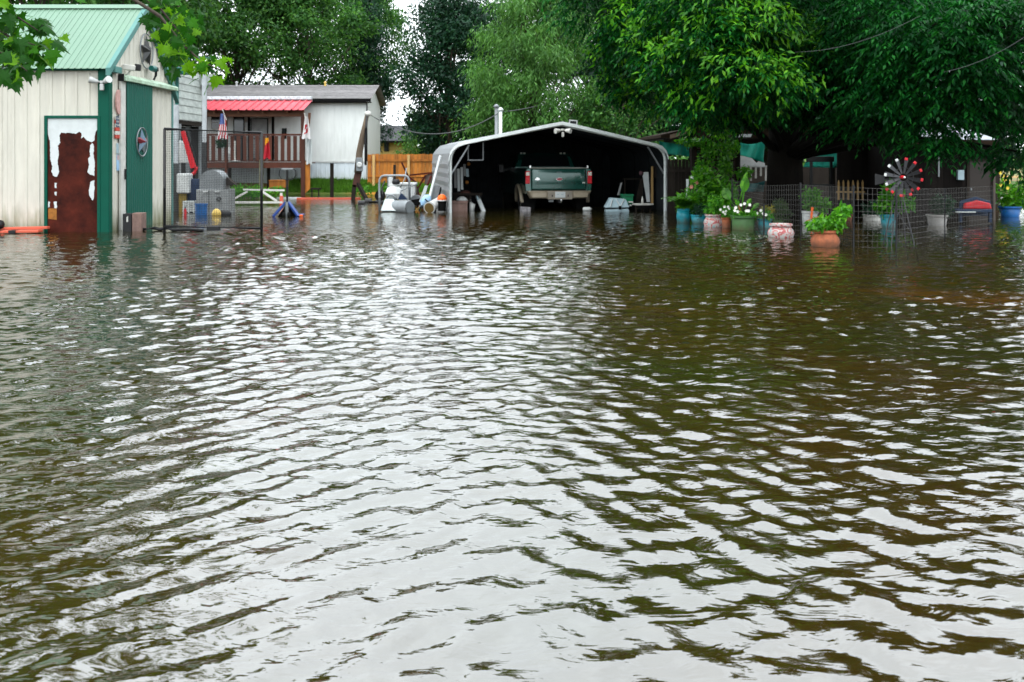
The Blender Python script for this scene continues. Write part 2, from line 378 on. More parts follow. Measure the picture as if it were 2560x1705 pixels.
def nz(sc, det=5, dist=0):
    q = gn.nodes.new('ShaderNodeTexNoise'); q.inputs['Scale'].default_value = sc; q.inputs['Detail'].default_value = det; q.inputs['Distortion'].default_value = dist
    L(t.outputs['Object'], q.inputs['Vector']); return q
n1, n2, n3 = nz(.33, 3, .6), nz(9, 6), nz(.24, 3, .4)
r1 = gn.nodes.new('ShaderNodeValToRGB'); e = r1.color_ramp.elements
e[0].position = .38; e[0].color = (.165, .085, .013, 1); e[1].position = .60; e[1].color = (.055, .105, .009, 1)
L(n1.outputs[0], r1.inputs[0])
r3 = gn.nodes.new('ShaderNodeValToRGB'); r3.color_ramp.elements[0].position = .60; r3.color_ramp.elements[1].position = .72; L(n3.outputs[0], r3.inputs[0])
m3 = gn.nodes.new('ShaderNodeMixRGB'); m3.inputs[2].default_value = (.55, .235, .012, 1); L(r3.outputs[0], m3.inputs[0]); L(r1.outputs[0], m3.inputs[1])
mr = gn.nodes.new('ShaderNodeMapRange'); mr.inputs['To Min'].default_value = .55; mr.inputs['To Max'].default_value = 1.45; L(n2.outputs[0], mr.inputs[0])
vs = gn.nodes.new('ShaderNodeVectorMath'); vs.operation = 'SCALE'; L(m3.outputs[0], vs.inputs[0]); L(mr.outputs[0], vs.inputs['Scale'])
L(vs.outputs[0], gbs.inputs['Base Color']); gbs.inputs['Roughness'].default_value = .9
struct(gb.build('ground', gm, None, smooth=True))

# ------------------------------------------------------------------ flood water
ys = [-60, -30, -12, -5, -1.5, .2, 1.0, 1.4]
y = 1.5
while y < 33: ys.append(y); y += max(.017, .0042 * y)
ys += [34, 36, 39, 43, 48, 56]
ss = np.concatenate([[-24, -10, -5, -3, -2, -1.5, -1.2, -1.08], np.linspace(-1, 1, 440), [1.08, 1.2, 1.5, 2, 3, 5, 10, 24]])
ys = np.array(ys)
SS, YY = np.meshgrid(ss, ys); XX = SS * (.60 * np.maximum(YY, 1.0) + 1.2)
wr = np.random.default_rng(5)
def warp(x, y, f, ph): return np.sin(x * f + ph) * np.cos(y * f * .8 + ph * 1.7) + .6 * np.sin(x * f * 2.1 - y * f * 1.3 + ph * 2.3)
H = np.zeros_like(XX)
R = np.hypot(XX - .15, YY + 1.0) + .10 * warp(XX, YY, .9, .4) + .05 * warp(XX, YY, 2.3, 1.9)
def comp(phase, lam, slope, sharp=1.0):
    s = np.sin(phase)
    return slope * lam / (2 * math.pi) * (2 * ((s + 1) / 2) ** sharp - 1)
amp1 = .6 + .4 * np.sin(XX * .7 + 1.0) * np.sin(YY * .5 + .3)
H += comp(2 * math.pi * R / .29, .29, .06, 1.5) * amp1
farc = .35 + .65 * smooth((YY - 6) / 5)
for side in (-1, 1):                      # two wave trains running in from the sides and crossing in the middle
    share = .22 + .78 * smooth(.5 + side * (XX - .1) / (1.2 + .35 * np.maximum(YY, 0)))
    for lam, ang, sl in [(.36, 24, .034), (.25, 30, .062), (.20, 17, .070), (.165, 38, .066), (.135, 26, .055), (.22, 52, .055), (.115, 45, .045)]:
        a = math.radians(ang); ph = wr.random() * 6.28
        arg = (XX * side * math.cos(a) + YY * math.sin(a)) * 2 * math.pi / lam + ph + 1.5 * warp(XX, YY, .55 + .5 * wr.random(), ph) + .5 * warp(XX, YY, 2.0 + wr.random(), ph * 2)
        pat = .65 + .35 * np.sin(XX * (.8 + wr.random()) + YY * .5 + wr.random() * 6)
        H += comp(arg, lam, sl, 1.6) * pat * share
for lam, ang, sl in [(.46, 84, .028), (.36, 112, .036), (.25, 70, .055), (.20, 100, .060), (.17, 125, .055), (.15, 60, .05)]:
    a = math.radians(ang); ph = wr.random() * 6.28
    pat = .55 + .45 * np.sin(XX * (.6 + wr.random()) + wr.random() * 6) * np.sin(YY * (.5 + wr.random()) + wr.random() * 6)
    H += comp(2 * math.pi * (XX * math.cos(a) + YY * math.sin(a)) / lam + ph + 1.6 * warp(XX, YY, .8 + wr.random(), ph), lam, sl * 2.7, 1.3) * pat * farc
for lam, ang, sl in [(.125, 108, .05), (.11, 75, .055), (.10, 150, .05), (.09, 20, .05), (.08, 92, .055), (.07, 128, .05), (.06, 55, .05)]:
    a = math.radians(ang); ph = wr.random() * 6.28
    pat = smooth(.45 + .8 * np.sin(XX * (.9 + wr.random()) + wr.random() * 6) * np.sin(YY * (.8 + wr.random()) + wr.random() * 6))
    H += comp(2 * math.pi * (XX * math.cos(a) + YY * math.sin(a)) / lam + ph + 1.8 * warp(XX, YY, 1.1 + wr.random(), ph), lam, sl, 1.2) * pat
calm = 1 - .72 * smooth((YY - 17.5) / 7.0)
calm *= 1 - .10 * smooth((XX - 3.0) / 4) * smooth((YY - 9) / 6)          # lee of the trees and fences on the right
near = smooth((YY - 1.4) / .3) * (1 - smooth((YY - 31) / 2.0)) * (1 - smooth((np.abs(SS) - .96) / .04))
H *= calm * near
wm, wn, wb = newmat('murky_flood_water'); L = wn.links.new; wn.nodes.remove(wb)
wo = wn.nodes['Material Output']; t = wn.nodes.new('ShaderNodeTexCoord')
def wnz(sc, det, mapscale=(1, 1, 1)):
    mpn = wn.nodes.new('ShaderNodeMapping'); mpn.inputs['Scale'].default_value = mapscale; L(t.outputs['Object'], mpn.inputs[0])
    q = wn.nodes.new('ShaderNodeTexNoise'); q.inputs['Scale'].default_value = sc; q.inputs['Detail'].default_value = det; q.inputs['Distortion'].default_value = .6
    L(mpn.outputs[0], q.inputs['Vector']); return q
f1, f2, f3 = wnz(5.5, 3, (.7, 1.2, 1)), wnz(22, 2, (.6, 1.2, 1)), wnz(.55, 3)
pr = wn.nodes.new('ShaderNodeMapRange'); pr.inputs['From Min'].default_value = .35; pr.inputs['From Max'].default_value = .65; pr.inputs['To Min'].default_value = .15; pr.inputs['To Max'].default_value = 1; L(f3.outputs[0], pr.inputs[0])
b1 = wn.nodes.new('ShaderNodeBump'); b1.inputs['Strength'].default_value = .7; b1.inputs['Distance'].default_value = .02; L(f1.outputs[0], b1.inputs['Height'])
b2 = wn.nodes.new('ShaderNodeBump'); b2.inputs['Distance'].default_value = .0042; L(f2.outputs[0], b2.inputs['Height']); L(b1.outputs[0], b2.inputs['Normal'])
mm = wn.nodes.new('ShaderNodeMath'); mm.operation = 'MULTIPLY'; mm.inputs[1].default_value = .75; L(pr.outputs[0], mm.inputs[0]); L(mm.outputs[0], b2.inputs['Strength'])
fr = wn.nodes.new('ShaderNodeFresnel'); fr.inputs['IOR'].default_value = 2.2; L(b2.outputs[0], fr.inputs['Normal'])
tr = wn.nodes.new('ShaderNodeBsdfTransparent'); tr.inputs['Color'].default_value = (.86, .66, .24, 1)
df = wn.nodes.new('ShaderNodeBsdfDiffuse'); df.inputs['Color'].default_value = (.030, .025, .006, 1)
gl = wn.nodes.new('ShaderNodeBsdfGlossy'); gl.inputs['Roughness'].default_value = .035; gl.inputs['Color'].default_value = (1, 1, 1, 1); L(b2.outputs[0], gl.inputs['Normal'])
ma = wn.nodes.new('ShaderNodeMixShader'); ma.inputs[0].default_value = .35; L(tr.outputs[0], ma.inputs[1]); L(df.outputs[0], ma.inputs[2])
mb = wn.nodes.new('ShaderNodeMixShader'); L(fr.outputs[0], mb.inputs[0]); L(ma.outputs[0], mb.inputs[1]); L(gl.outputs[0], mb.inputs[2]); L(mb.outputs[0], wo.inputs['Surface'])
nR, nC = XX.shape
me = bpy.data.meshes.new('flood_water'); V = np.stack([XX, YY, H], -1).reshape(-1, 3).astype(np.float32)
idx = np.arange(nR * nC).reshape(nR, nC); F = np.stack([idx[:-1, :-1], idx[:-1, 1:], idx[1:, 1:], idx[1:, :-1]], -1).reshape(-1, 4).astype(np.int32)
me.vertices.add(len(V)); me.vertices.foreach_set('co', V.ravel()); me.loops.add(F.size); me.loops.foreach_set('vertex_index', F.ravel())
me.polygons.add(len(F)); me.polygons.foreach_set('loop_start', np.arange(0, F.size, 4, dtype=np.int32)); me.polygons.foreach_set('loop_total', np.full(len(F), 4, dtype=np.int32))
me.update(calc_edges=True); me.materials.append(wm); me.shade_smooth()
wobj = bpy.data.objects.new('flood_water', me); COL.objects.link(wobj); struct(wobj)
# ------------------------------------------------------------------ metal shed, left
SX, SY0, SY1, SYM, SXL = -8.2, 20.2, 24.0, 22.1, -15.1
EZ0, EZ1, RZ = 3.40, 3.10, 4.81
def rake(y): return EZ0 + (y - SY0) / (SYM - SY0) * (RZ - EZ0) if y < SYM else EZ1 + (SY1 - y) / (SY1 - SYM) * (RZ - EZ1)
def ribs(w, pitch, rw=.035, h=.02, start=None):
    pts = [(0, 0)]; u = start if start is not None else pitch / 2
    while u < w - rw:
        pts += [(u - rw, 0), (u - rw * .55, h), (u + rw * .55, h), (u + rw, 0)]; u += pitch
    return pts + [(w, 0)]
def sheet(b, prof, lo, hi):          # lo(u,d), hi(u,d) -> points
    n = len(b.v); vs = []
    for u, d in prof: vs += [lo(u, d), hi(u, d)]
    return b.add(vs, [(2 * i, 2 * i + 2, 2 * i + 3, 2 * i + 1) for i in range(len(prof) - 1)])
shed = thing('metal_shed', 'cream metal shed with mint green roof and rusted walk door, standing in the flood', 'shed', (-11.5, 22.1, -.3))
# near long wall
DX0, DX1, DZ = -9.47, -8.345, 2.36
pw = .765
b = sheet(B(), ribs(DX1 - DX0, .255, start=.12), lambda u, d: (DX0 + u, SY0 - d, DZ), lambda u, d: (DX0 + u, SY0 - d, EZ0))
b.build('wall_panel', CREAM, shed)
xr = DX0
while xr > SXL + .1:
    w = min(pw, xr - SXL); x0 = xr - w + .002
    sheet(B(), ribs(w - .004, .255, start=.12), lambda u, d: (x0 + u, SY0 - d, -.35), lambda u, d: (x0 + u, SY0 - d, EZ0)).build('wall_panel', CREAM, shed)
    xr -= pw
# gable wall
yy = SY0 + .0
while yy < SY1 - .05:
    w = min(pw, SY1 - yy); y0 = yy
    pr_ = sorted(set(ribs(w - .004, .255, start=.12) + ([(SYM - y0, 0)] if y0 < SYM < y0 + w - .03 else [])))
    sheet(B(), pr_, lambda u, d: (SX + d, y0 + u, -.35), lambda u, d: (SX + d, y0 + u, rake(y0 + u) - .01)).build('wall_panel', CREAM, shed)
    yy += pw
B().bb((SXL, SY1 - .03, -.35), (SX - .03, SY1, EZ1)).build('rear_wall', CREAM, shed)
B().prism([(SXL, SY0 + .05, -.35), (SXL, SY1, -.35), (SXL, SY1, EZ1), (SXL, SYM, RZ), (SXL, SY0 + .05, EZ0)], (.03, 0, 0)).build('end_wall', CREAM, shed)
# roof panels
for side in (0, 1):
    ye, ze = (SY0 - .16, EZ0 - .10) if side == 0 else (SY1 + .16, EZ1 - .13)
    dv = Vector((0, SYM - ye, RZ + .05 - ze)); nv = Vector((0, -dv.z, dv.y)) if side == 0 else Vector((0, -dv.z, dv.y)); nv.normalize(); nv = nv if nv.z > 0 else -nv
    xr = SX + .10
    while xr > SXL - .1:
        x0 = xr - pw + .003
        f = lambda u, d, e: (x0 + u, (SYM if e else ye) + nv.y * d, (RZ + .05 if e else ze) + nv.z * d)
        o = sheet(B(), ribs(pw - .004, .127, .020, .013, .06), lambda u, d: f(u, d, 0), lambda u, d: f(u, d, 1)).build('roof_panel', MINT, shed, solid=.004)
        xr -= pw
cap = B()
for s_, ye, ze in ((0, SY0, EZ0), (1, SY1, EZ1)):
    d = Vector((0, ye - SYM, ze - RZ)).normalized() * .17
    cap.add([(SXL, SYM, RZ + .095), (SX + .12, SYM, RZ + .095), (SX + .12, SYM + d.y, RZ + .095 + d.z), (SXL, SYM + d.y, RZ + .095 + d.z)], [(0, 1, 2, 3)])
cap.build('ridge_cap', MINT, shed, solid=.008)
for ye, ze in ((SY0 - .17, EZ0 - .11), (SY1 + .17, EZ1 - .14)):
    B().prism([(SX + .02, SYM, RZ + .07), (SX + .02, ye, ze + .03), (SX + .02, ye, ze - .13), (SX + .02, SYM, RZ - .09)], (.10, 0, 0)).build('rake_trim', TEALTRIM, shed, bevel=.008)
B().bb((SXL, SY0 - .10, EZ0 - .13), (SX - .16, SY0 - .025, EZ0 - .06)).build('eave_trim', DKGREEN, shed)
ct = B().bb((SX - .19, SY0 - .035, -.35), (SX + .03, SY0 - .024, EZ0 - .08)); ct.bb((SX + .024, SY0 - .024, -.35), (SX + .034, SY0 + .15, EZ0 - .02)); ct.build('corner_trim', DKGREEN, shed, bevel=.004)
B().bb((SX + .03, SY0 + .02, EZ0 - .16), (SX + .15, SY0 + .36, EZ0 - .03)).build('eave_return', TEALTRIM, shed, bevel=.01)
B().bb((SX + .024, SY1 - .10, -.35), (SX + .034, SY1 + .01, EZ1 - .05)).build('corner_trim', TEALTRIM, shed)
# walk door
fr_ = B()
fr_.bb((DX0 - .005, SY0 - .05, -.35), (DX0 + .055, SY0 + .02, DZ)); fr_.bb((DX1 - .055, SY0 - .05, -.35), (DX1 + .005, SY0 + .02, DZ)); fr_.bb((DX0 + .055, SY0 - .05, DZ - .055), (DX1 - .055, SY0 + .02, DZ))
fr_.build('door_frame', DKGREEN, shed, bevel=.006)
door = B().bb((DX0 + .06, SY0 - .018, -.33), (DX1 - .06, SY0 + .02, DZ - .06)).build('walk_door', RUST, shed)
def dq(cx_, cy_): return (DX0 + .06 + (cx_ - 325) / 320 * (DX1 - DX0 - .12), SY0 - .0185, DZ - .06 - (cy_ - 785) / 2.613 * SY0 / K)
for poly in ([(325,785),(645,785),(645,850),(630,880),(628,930),(605,940),(575,925),(556,905),(540,915),(545,880),(525,870),(505,885),(470,878),(440,880),(410,875),(400,900),(405,940),(390,965),(398,1020),(388,1060),(398,1130),(385,1165),(360,1160),(350,1130),(355,1100),(342,1050),(340,930),(330,900),(325,880)],
             [(595,1000),(600,960),(615,945),(625,970),(620,1010),(628,1060),(625,1160),(600,1150),(580,1135),(592,1090),(585,1050),(600,1030)],
             [(600,1200),(625,1185),(626,1240),(624,1300),(612,1320),(595,1290),(590,1250)],
             [(370,1205),(381,1208),(380,1240),(371,1238)], [(368,1262),(384,1266),(381,1288),(370,1284)], [(364,1330),(382,1325),(384,1370),(368,1372)], [(327,1325),(340,1328),(338,1362),(327,1366)]):
    rag = []
    for (a, c_) in zip(poly, poly[1:] + poly[:1]):
        ln_ = math.hypot(c_[0] - a[0], c_[1] - a[1]); n_ = max(1, int(ln_ / 7)); edge = (a[0] in (325, 645) and c_[0] == a[0]) or (a[1] == c_[1] == 785)
        for q in range(n_):
            t_ = q / n_; j_ = 0 if edge else min(2.2, ln_ * .12); rag.append((a[0] + (c_[0] - a[0]) * t_ + random.uniform(-j_, j_), a[1] + (c_[1] - a[1]) * t_ + random.uniform(-j_, j_)))
    B().prism([dq(*p) for p in rag][::-1], (0, -.004, 0)).build('paint_flake', PAINT, door)
B().prism([dq(*p) for p in [(328,1372),(382,1370),(383,1446),(328,1440)]][::-1], (0, -.005, 0)).build('patch_plate', OCHRE, door)
# sliding door on the gable
sheet(B(), ribs(1.5, .105, .022, .02), lambda u, d: (SX + .085 + d, 20.97 + u, -.35), lambda u, d: (SX + .085 + d, 20.97 + u, 3.12)).build('sliding_door', DOORGREEN, shed, solid=.006)
B().bb((SX + .025, 20.70, -.35), (SX + .075, 20.95, 3.14)).build('door_jamb', OFFW, shed, bevel=.006)
B().bb((SX + .077, 20.86, 1.05), (SX + .105, 20.90, 1.27)).build('door_pull', BLACK, shed)
B().prism([(SX + .02, 20.72, 3.27), (SX + .02, 20.72, 3.11), (SX + .17, 20.72, 3.11), (SX + .17, 20.72, 3.19)], (0, 3.25, 0)).build('track_cover', MINT2, shed, bevel=.008)
B().bb((SX + .015, 20.69, 3.10), (SX + .13, 20.725, 3.25)).build('track_end', BLACK, shed)
# barn stars
def star(c, r, mats, label):
    root = thing('barn_star', label, 'wall star', c); c = Vector(c)
    tp = [c + Vector((.02, r * math.sin(t), r * math.cos(t))) for t in [2 * math.pi * k / 40 for k in range(40)]]
    B().tube(tp, .016, 6, True).build('ring', mats[0], root, smooth=True)
    for k in range(5):
        a0 = 2 * math.pi * k / 5; q = [c + Vector((.005, r * .97 * math.sin(a0), r * .97 * math.cos(a0)))]
        for s_ in (-1, 1):
            a1 = a0 + s_ * math.pi / 5; q.append(c + Vector((.005, r * .40 * math.sin(a1), r * .40 * math.cos(a1))))
        top = c + Vector((.12, 0, 0))
        B().add([q[0], q[1], top, q[2]], [(0, 1, 2), (0, 2, 3)]).build('star_point', mats[1 + k % (len(mats) - 1)], root, solid=.003)
star((SX + .035, 22.2, 1.5 + (395 - 128) / K * 22.2), .385, [GREY, M('dark_steel', (.05, .05, .05), .4, .6)], 'dark grey ringed metal star high on the shed gable')
star((SX + .125, 21.68, 1.5 + (395 - 355) / K * 21.68), .31, [GREY, M('slate_blue_enamel', (.10, .16, .22), .35), M('red_star_enamel', (.22, .02, .03), .35), M('white_star_enamel', (.30, .35, .38), .35)], 'blue, white and red ringed star on the green sliding door')
# signs on the gable
yo = 20.63
one('oval_sign', 'pinkish oval sign above the flag plaque on the shed gable', 'sign', B().lathe([(1, 0), (1, .03)], (0, 0, 0), 28, 'x', .135, .255).add([], []), M('pinkish_enamel', (.52, .30, .27), .5, 0, .25, 14)).location = (SX + .03, yo, 2.66)
fs = thing('flag_plaque', 'small wooden plaque painted with red and white stripes and stars on the shed', 'sign', (SX + .03, 20.65, 2.12))
for i in range(6):
    B().bb((SX + .022, 20.49, 1.905 + i * .077), (SX + .045, 20.83, 1.905 + i * .077 + .072)).build('stripe_board', (M('plaque_red', (.46, .07, .05), .6), OFFW)[i % 2], fs)
B().bb((SX + .046, 20.49, 2.14), (SX + .052, 20.66, 2.365)).build('canton', M('plaque_blue', (.07, .09, .13), .6), fs)
for i in range(3):
    for j in range(2):
        B().box((SX + .055, 20.53 + j * .085, 2.18 + i * .07), (.005, .03, .03), (math.pi / 4, 0, 0)).build('painted_star', OFFW, fs)
sg = thing('notice_plate', 'white and blue notice plate below the striped plaque', 'sign', (SX + .03, 20.68, 1.6))
B().bb((SX + .022, 20.55, 1.59), (SX + .032, 20.83, 1.81)).build('plate', WHITE, sg); B().bb((SX + .033, 20.55, 1.60), (SX + .035, 20.67, 1.80)).build('print', BGREY, sg)
sg = thing('notice_plate', 'faded pale blue notice plate, lowest sign on the shed gable', 'sign', (SX + .03, 20.68, 1.4))
B().bb((SX + .022, 20.58, 1.24), (SX + .032, 20.82, 1.57)).build('plate', LBLUE, sg); B().bb((SX + .033, 20.59, 1.46), (SX + .035, 20.81, 1.56)).build('print', M('faded_pink', (.5, .36, .36), .6), sg)
# lamps and cameras
def flood(root, base, d1, d2, mat):
    B().lathe([(.05, -.01), (.05, .04)], base, 12).build('junction_box', mat, root)
    for d in (d1, d2):
        d = Vector(d).normalized(); p = Vector(base) + d * .07; q = Vector(base) + d * .25
        B().tube([Vector(base), p, p + d * .03, q], [.018, .02, .045, .075], 10).build('lamp_head', mat, root, auto=True)
fl = thing('flood_lamp', 'white twin flood lamp on the dark green shed corner', 'lamp', (-8.34, 20.1, 3.05))
flood(fl, (-8.28, 20.12, 3.02), (-1, -.3, .25), (.8, -.6, .25), WHITE); B().box((-8.28, 20.10, 2.93), (.07, .07, .13)).build('sensor', WHITE, fl, bevel=.01)
sc_ = thing('security_camera', 'off white security camera with black hood above the sliding door', 'camera', (-8.0, 20.95, 3.4))
B().box((-8.05, 20.93, 3.40), (.26, .13, .12), (0, .1, .2)).build('housing', OFFW, sc_, bevel=.02); B().box((-7.90, 21.02, 3.41), (.12, .15, .14), (0, .1, .2)).build('hood', BLACK, sc_, bevel=.02)
B().tube([(-8.2, 20.97, 3.24), (-8.1, 20.97, 3.26), (-8.03, 20.96, 3.35)], .02, 8).build('bracket', OFFW, sc_)
sc_ = thing('spot_lamp', 'small teal and black spot lamp on the track cover', 'lamp', (-8.05, 22.3, 3.25))
B().lathe([(.06, -.09), (.075, .09)], (-8.03, 22.25, 3.50), 12, 'y').build('lamp_head', TEALF, sc_); B().tube([(-8.08, 22.45, 3.26), (-8.03, 22.45, 3.36), (-8.0, 22.38, 3.46)], .03, 8).build('arm', BLACK, sc_); B().box((-8.0, 22.42, 3.50), (.06, .12, .10)).build('sensor', BLACK, sc_, bevel=.02)
# things at the shed foot
bx = thing('wooden_box', 'black and muddy brown box standing at the shed corner', 'box', (-7.9, 20.3, -.1))
B().bb((-7.98, 20.4, -.1), (-7.80, 20.7, .36)).build('black_half', BLACK, bx, bevel=.01); B().bb((-7.795, 20.42, -.1), (-7.60, 20.7, .37)).build('brown_half', MUDDY, bx, bevel=.01)
B().prism([(-7.90, 20.398, .19), (-7.865, 20.398, .19), (-7.865, 20.398, .31), (-7.90, 20.398, .29)], (0, -.004, 0)).build('label_plate', OFFW, bx)
hs = one('black_hose', 'black hose trailing along the shed foot towards the kennel gate', 'hose', B().tube([(-7.6, 20.5, .03), (-7.4, 20.6, .05), (-7.25, 20.5, .03), (-7.1, 20.55, .06), (-6.95, 20.4, .03), (-6.6, 20.35, .04), (-6.3, 20.3, .02)], .035, 8), BLACK, smooth=True)
bd = thing('floating_board', 'long coral red board floating against the cream shed wall', 'board', (-10.5, 19.9, 0))
B().box((-10.45, 19.80, .03), (2.1, .24, .05), (0, -.012, .05)).build('plank', BRICK, bd, bevel=.01)
for x_ in (-10.2, -9.9): B().box((x_, 19.81, .035), (.13, .25, .06), (0, 0, .05)).build('black_strap', BLACK, bd)
one('floating_board', 'second coral board overlapping behind, its end near the rusted door', 'board', B().box((-10.1, 20.02, .085), (1.55, .14, .05), (0, -.02, .02)), BRICK, bevel=.008)
one('floating_bundle', 'small black bundle on the coral boards at the left picture edge', 'bundle', B().lathe([(.02, -.10), (.09, -.07), (.11, 0), (.08, .07), (.02, .09)], (-10.28, 19.95, .17), 10), BLACK, smooth=True)

# ------------------------------------------------------------------ kennel gate
gt = thing('kennel_gate', 'black tube framed wire mesh kennel gate standing beside the shed', 'gate', (-6, 20.0, -.2))
Yg = 20.0; TL, TR, BL, BR = P(411, 322, Yg), P(654, 332, Yg), P(411, 566, Yg), P(654, 571, Yg)
for p, q in ((TL, TR), (BL, BR), (Vector((TL.x, Yg, -.3)), TL), (Vector((TR.x, Yg, -.3)), TR)):
    B().tube([p, q], .028, 8).build('frame_tube', BLACK, gt, smooth=True)
wmsh = B(); nxw = 58
for i in range(1, nxw):
    t_ = i / nxw; wmsh.bar(TL.lerp(TR, t_), BL.lerp(BR, t_), .0046)
for j in range(1, 56):
    t_ = j / 56; wmsh.bar(TL.lerp(BL, t_), TR.lerp(BR, t_), .0046)
tag(wmsh.build('wire_mesh', BLACK, gt), kind='stuff')
B().pb(516, 566, 548, 577, Yg - .05, .1).build('foot_block', BLACK, gt, bevel=.01)

# ------------------------------------------------------------------ raised clapboard cabin behind the shed
cb = thing('clapboard_cabin', 'small raised clapboard cabin with teal eaves behind the shed', 'cabin', (-11, 31, 0))
Yc = 30.0; zb, zt = 2.68, Z(180, Yc)
xl, xr_, ysb = -13.2, X(444, Yc), 32.65
nrow = 8; rh = (zt + .35 - zb) / nrow
for i in range(nrow):
    z0 = zb + i * rh
    B().prism([(xl, Yc, z0), (xl, Yc + .02, z0 + rh), (xl, Yc + .06, z0 + rh), (xl, Yc + .06, z0)], (xr_ - .05 - xl, 0, 0)).build('clapboard', CLAP, cb)
    B().prism([(xr_, Yc + .065, z0), (xr_ - .02, Yc + .065, z0 + rh), (xr_ - .05, Yc + .065, z0 + rh), (xr_ - .05, Yc + .065, z0)], (0, ysb - Yc - .07, 0)).build('clapboard', CLAP, cb)
B().bb((xr_ - .06, Yc - .03, zb), (xr_ + .02, Yc + .06, zt)).build('corner_board', TEALF, cb)
B().bb((xl, Yc - .5, Z(188, Yc)), (X(463, 29.5), Yc - .04, Z(168, 29.5))).build('gutter', TEALF, cb, bevel=.02)
B().bb((xl, Yc - .42, Z(167, Yc)), (X(452, 29.5), Yc - .04, Z(146, 29.5))).build('fascia', TEALF, cb, bevel=.02)
B().prism([(xl, Yc - .45, zt + .40), (xl, ysb + .2, zt + .75), (xl, ysb + .2, zt + .68), (xl, Yc - .45, zt + .33)], (xr_ + .12 - xl, 0, 0)).build('roof', TEALF, cb)
B().bb((xr_ + .01, ysb - .5, Z(216, ysb)), (X(530, ysb - .5), ysb - .1, Z(188, ysb))).build('side_box', CLAP, cb)
B().bb((xl, Yc + .08, zb - .14), (xr_ - .06, ysb, zb - .02)).build('floor', DKWOOD, cb)
for px_ in (405, 440):
    for yq in (Yc + .2, ysb - .2): B().bb((X(px_, Yc) - .07, yq - .07, -.3), (X(px_, Yc) + .07, yq + .07, zb - .145)).build('stilt', GREY, cb)
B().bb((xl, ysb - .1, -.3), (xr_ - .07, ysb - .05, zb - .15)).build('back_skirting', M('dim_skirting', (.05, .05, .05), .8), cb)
one('steel_mast', 'tall galvanised steel mast beside the clapboard cabin', 'mast', B().tube([(X(511, 28.5), 28.5, -.3), (X(511, 28.5), 28.5, 4.2)], .075, 12), GREY, smooth=True)
one('steel_mast', 'galvanised steel post close to the shed wall, behind the kennel gate', 'mast', B().tube([(X(440, 28.0), 28.0, -.3), (X(440, 28.0), 28.0, 3.0)], .08, 12), GREY, smooth=True)
# clutter seen through the gate
one('white_sheet', 'upright white sheet of plastic between two steel masts', 'sheet', B().pb(446, 352, 470, 408, 28.6, .06), WHITE, bevel=.02)
wb_ = thing('white_box', 'white box on an ochre post behind the kennel gate', 'box', P(455, 535, 27.5))
B().pb(441, 434, 472, 483, 27.5, .35).build('box', WHITE, wb_, bevel=.03); B().pb(447, 484, 465, 534, 27.6, .22).build('post', M('ochre_post', (.23, .16, .03), .7), wb_)
one('dark_drum', 'dark blue drum standing behind the white box', 'drum', B().lathe([(.22, -.2), (.24, 0), (.24, .42), (.21, .48)], (X(484, 27.9), 27.9, .44), 18).lathe([(.18, -.3), (.18, .2)], (X(484, 27.9), 27.9, 0), 12), DKBLUE, auto=True)
eh = thing('engine_hoist', 'red engine hoist with tilted boom leaning beside the cabin', 'hoist', P(480, 540, 28))
B().bar(P(457, 328, 28), P(484, 420, 28), .11, .10, .14, .12).build('boom', REDP, eh, bevel=.012); B().bar(P(466, 330, 28.12), P(494, 425, 28.12), .06).build('ram', BLACK, eh)
B().tube([P(491, 416, 28), P(488, 430, 28), P(480, 437, 28), P(474, 441, 28)], .05, 8).build('hook', REDP, eh, smooth=True); B().bar(P(484, 420, 28.1), (X(490, 28.1), 28.1, -.3), .10).build('mast', BLACK, eh)
sm = thing('smoker_cabinet', 'grey domed steel smoker on a two door cabinet behind the gate', 'smoker', P(530, 533, 27))
ys_ = 26.9
B().pb(490, 474, 569, 536, ys_, .75).build('cabinet', M('dull_steel', (.24, .25, .25), .5, .3, .25, 5), sm, bevel=.015)
cxs, czs, rs_ = X(527, ys_), Z(455, ys_), S(30, ys_)
arch = [(cxs + rs_ * math.cos(t), ys_ + .04, czs + rs_ * math.sin(t)) for t in [math.pi * k / 20 for k in range(21)]]
arch = [(cxs + rs_, ys_ + .04, Z(473.8, ys_))] + arch + [(cxs - rs_, ys_ + .04, Z(473.8, ys_))]
B().prism(arch, (0, .6, 0)).build('dome_lid', GREY, sm, auto=True)
for a in (507, 536): B().pb(a, 478, a + 11, 481, ys_ - .05, .048).build('door_handle', WHITE, sm, bevel=.006)
B().bb((X(521.5, ys_), ys_ - .004, Z(532, ys_)), (X(522.5, ys_), ys_ - .001, Z(478, ys_))).build('door_gap', BLACK, sm)
B().tube([P(547 + 5 * math.cos(t), 497 + 4 * math.sin(t), ys_ - .03) for t in [2 * math.pi * k / 14 for k in range(14)]], .012, 6, True).build('valve_wheel', BLACK, sm)
B().tube([P(538, 424, ys_ + .3), P(538, 428, ys_ + .3)], .05, 8).build('vent_cap', WHITE, sm)
one('lever_arm', 'thin grey pump lever and dark cover beside the domed smoker', 'lever', B().bar(P(561, 470, 27.2), P(568, 443, 27.2), .035).prism([P(567, 444, 27.2), P(588, 462, 27.2), P(566, 464, 27.2)], (0, .3, 0)), DKWOOD)
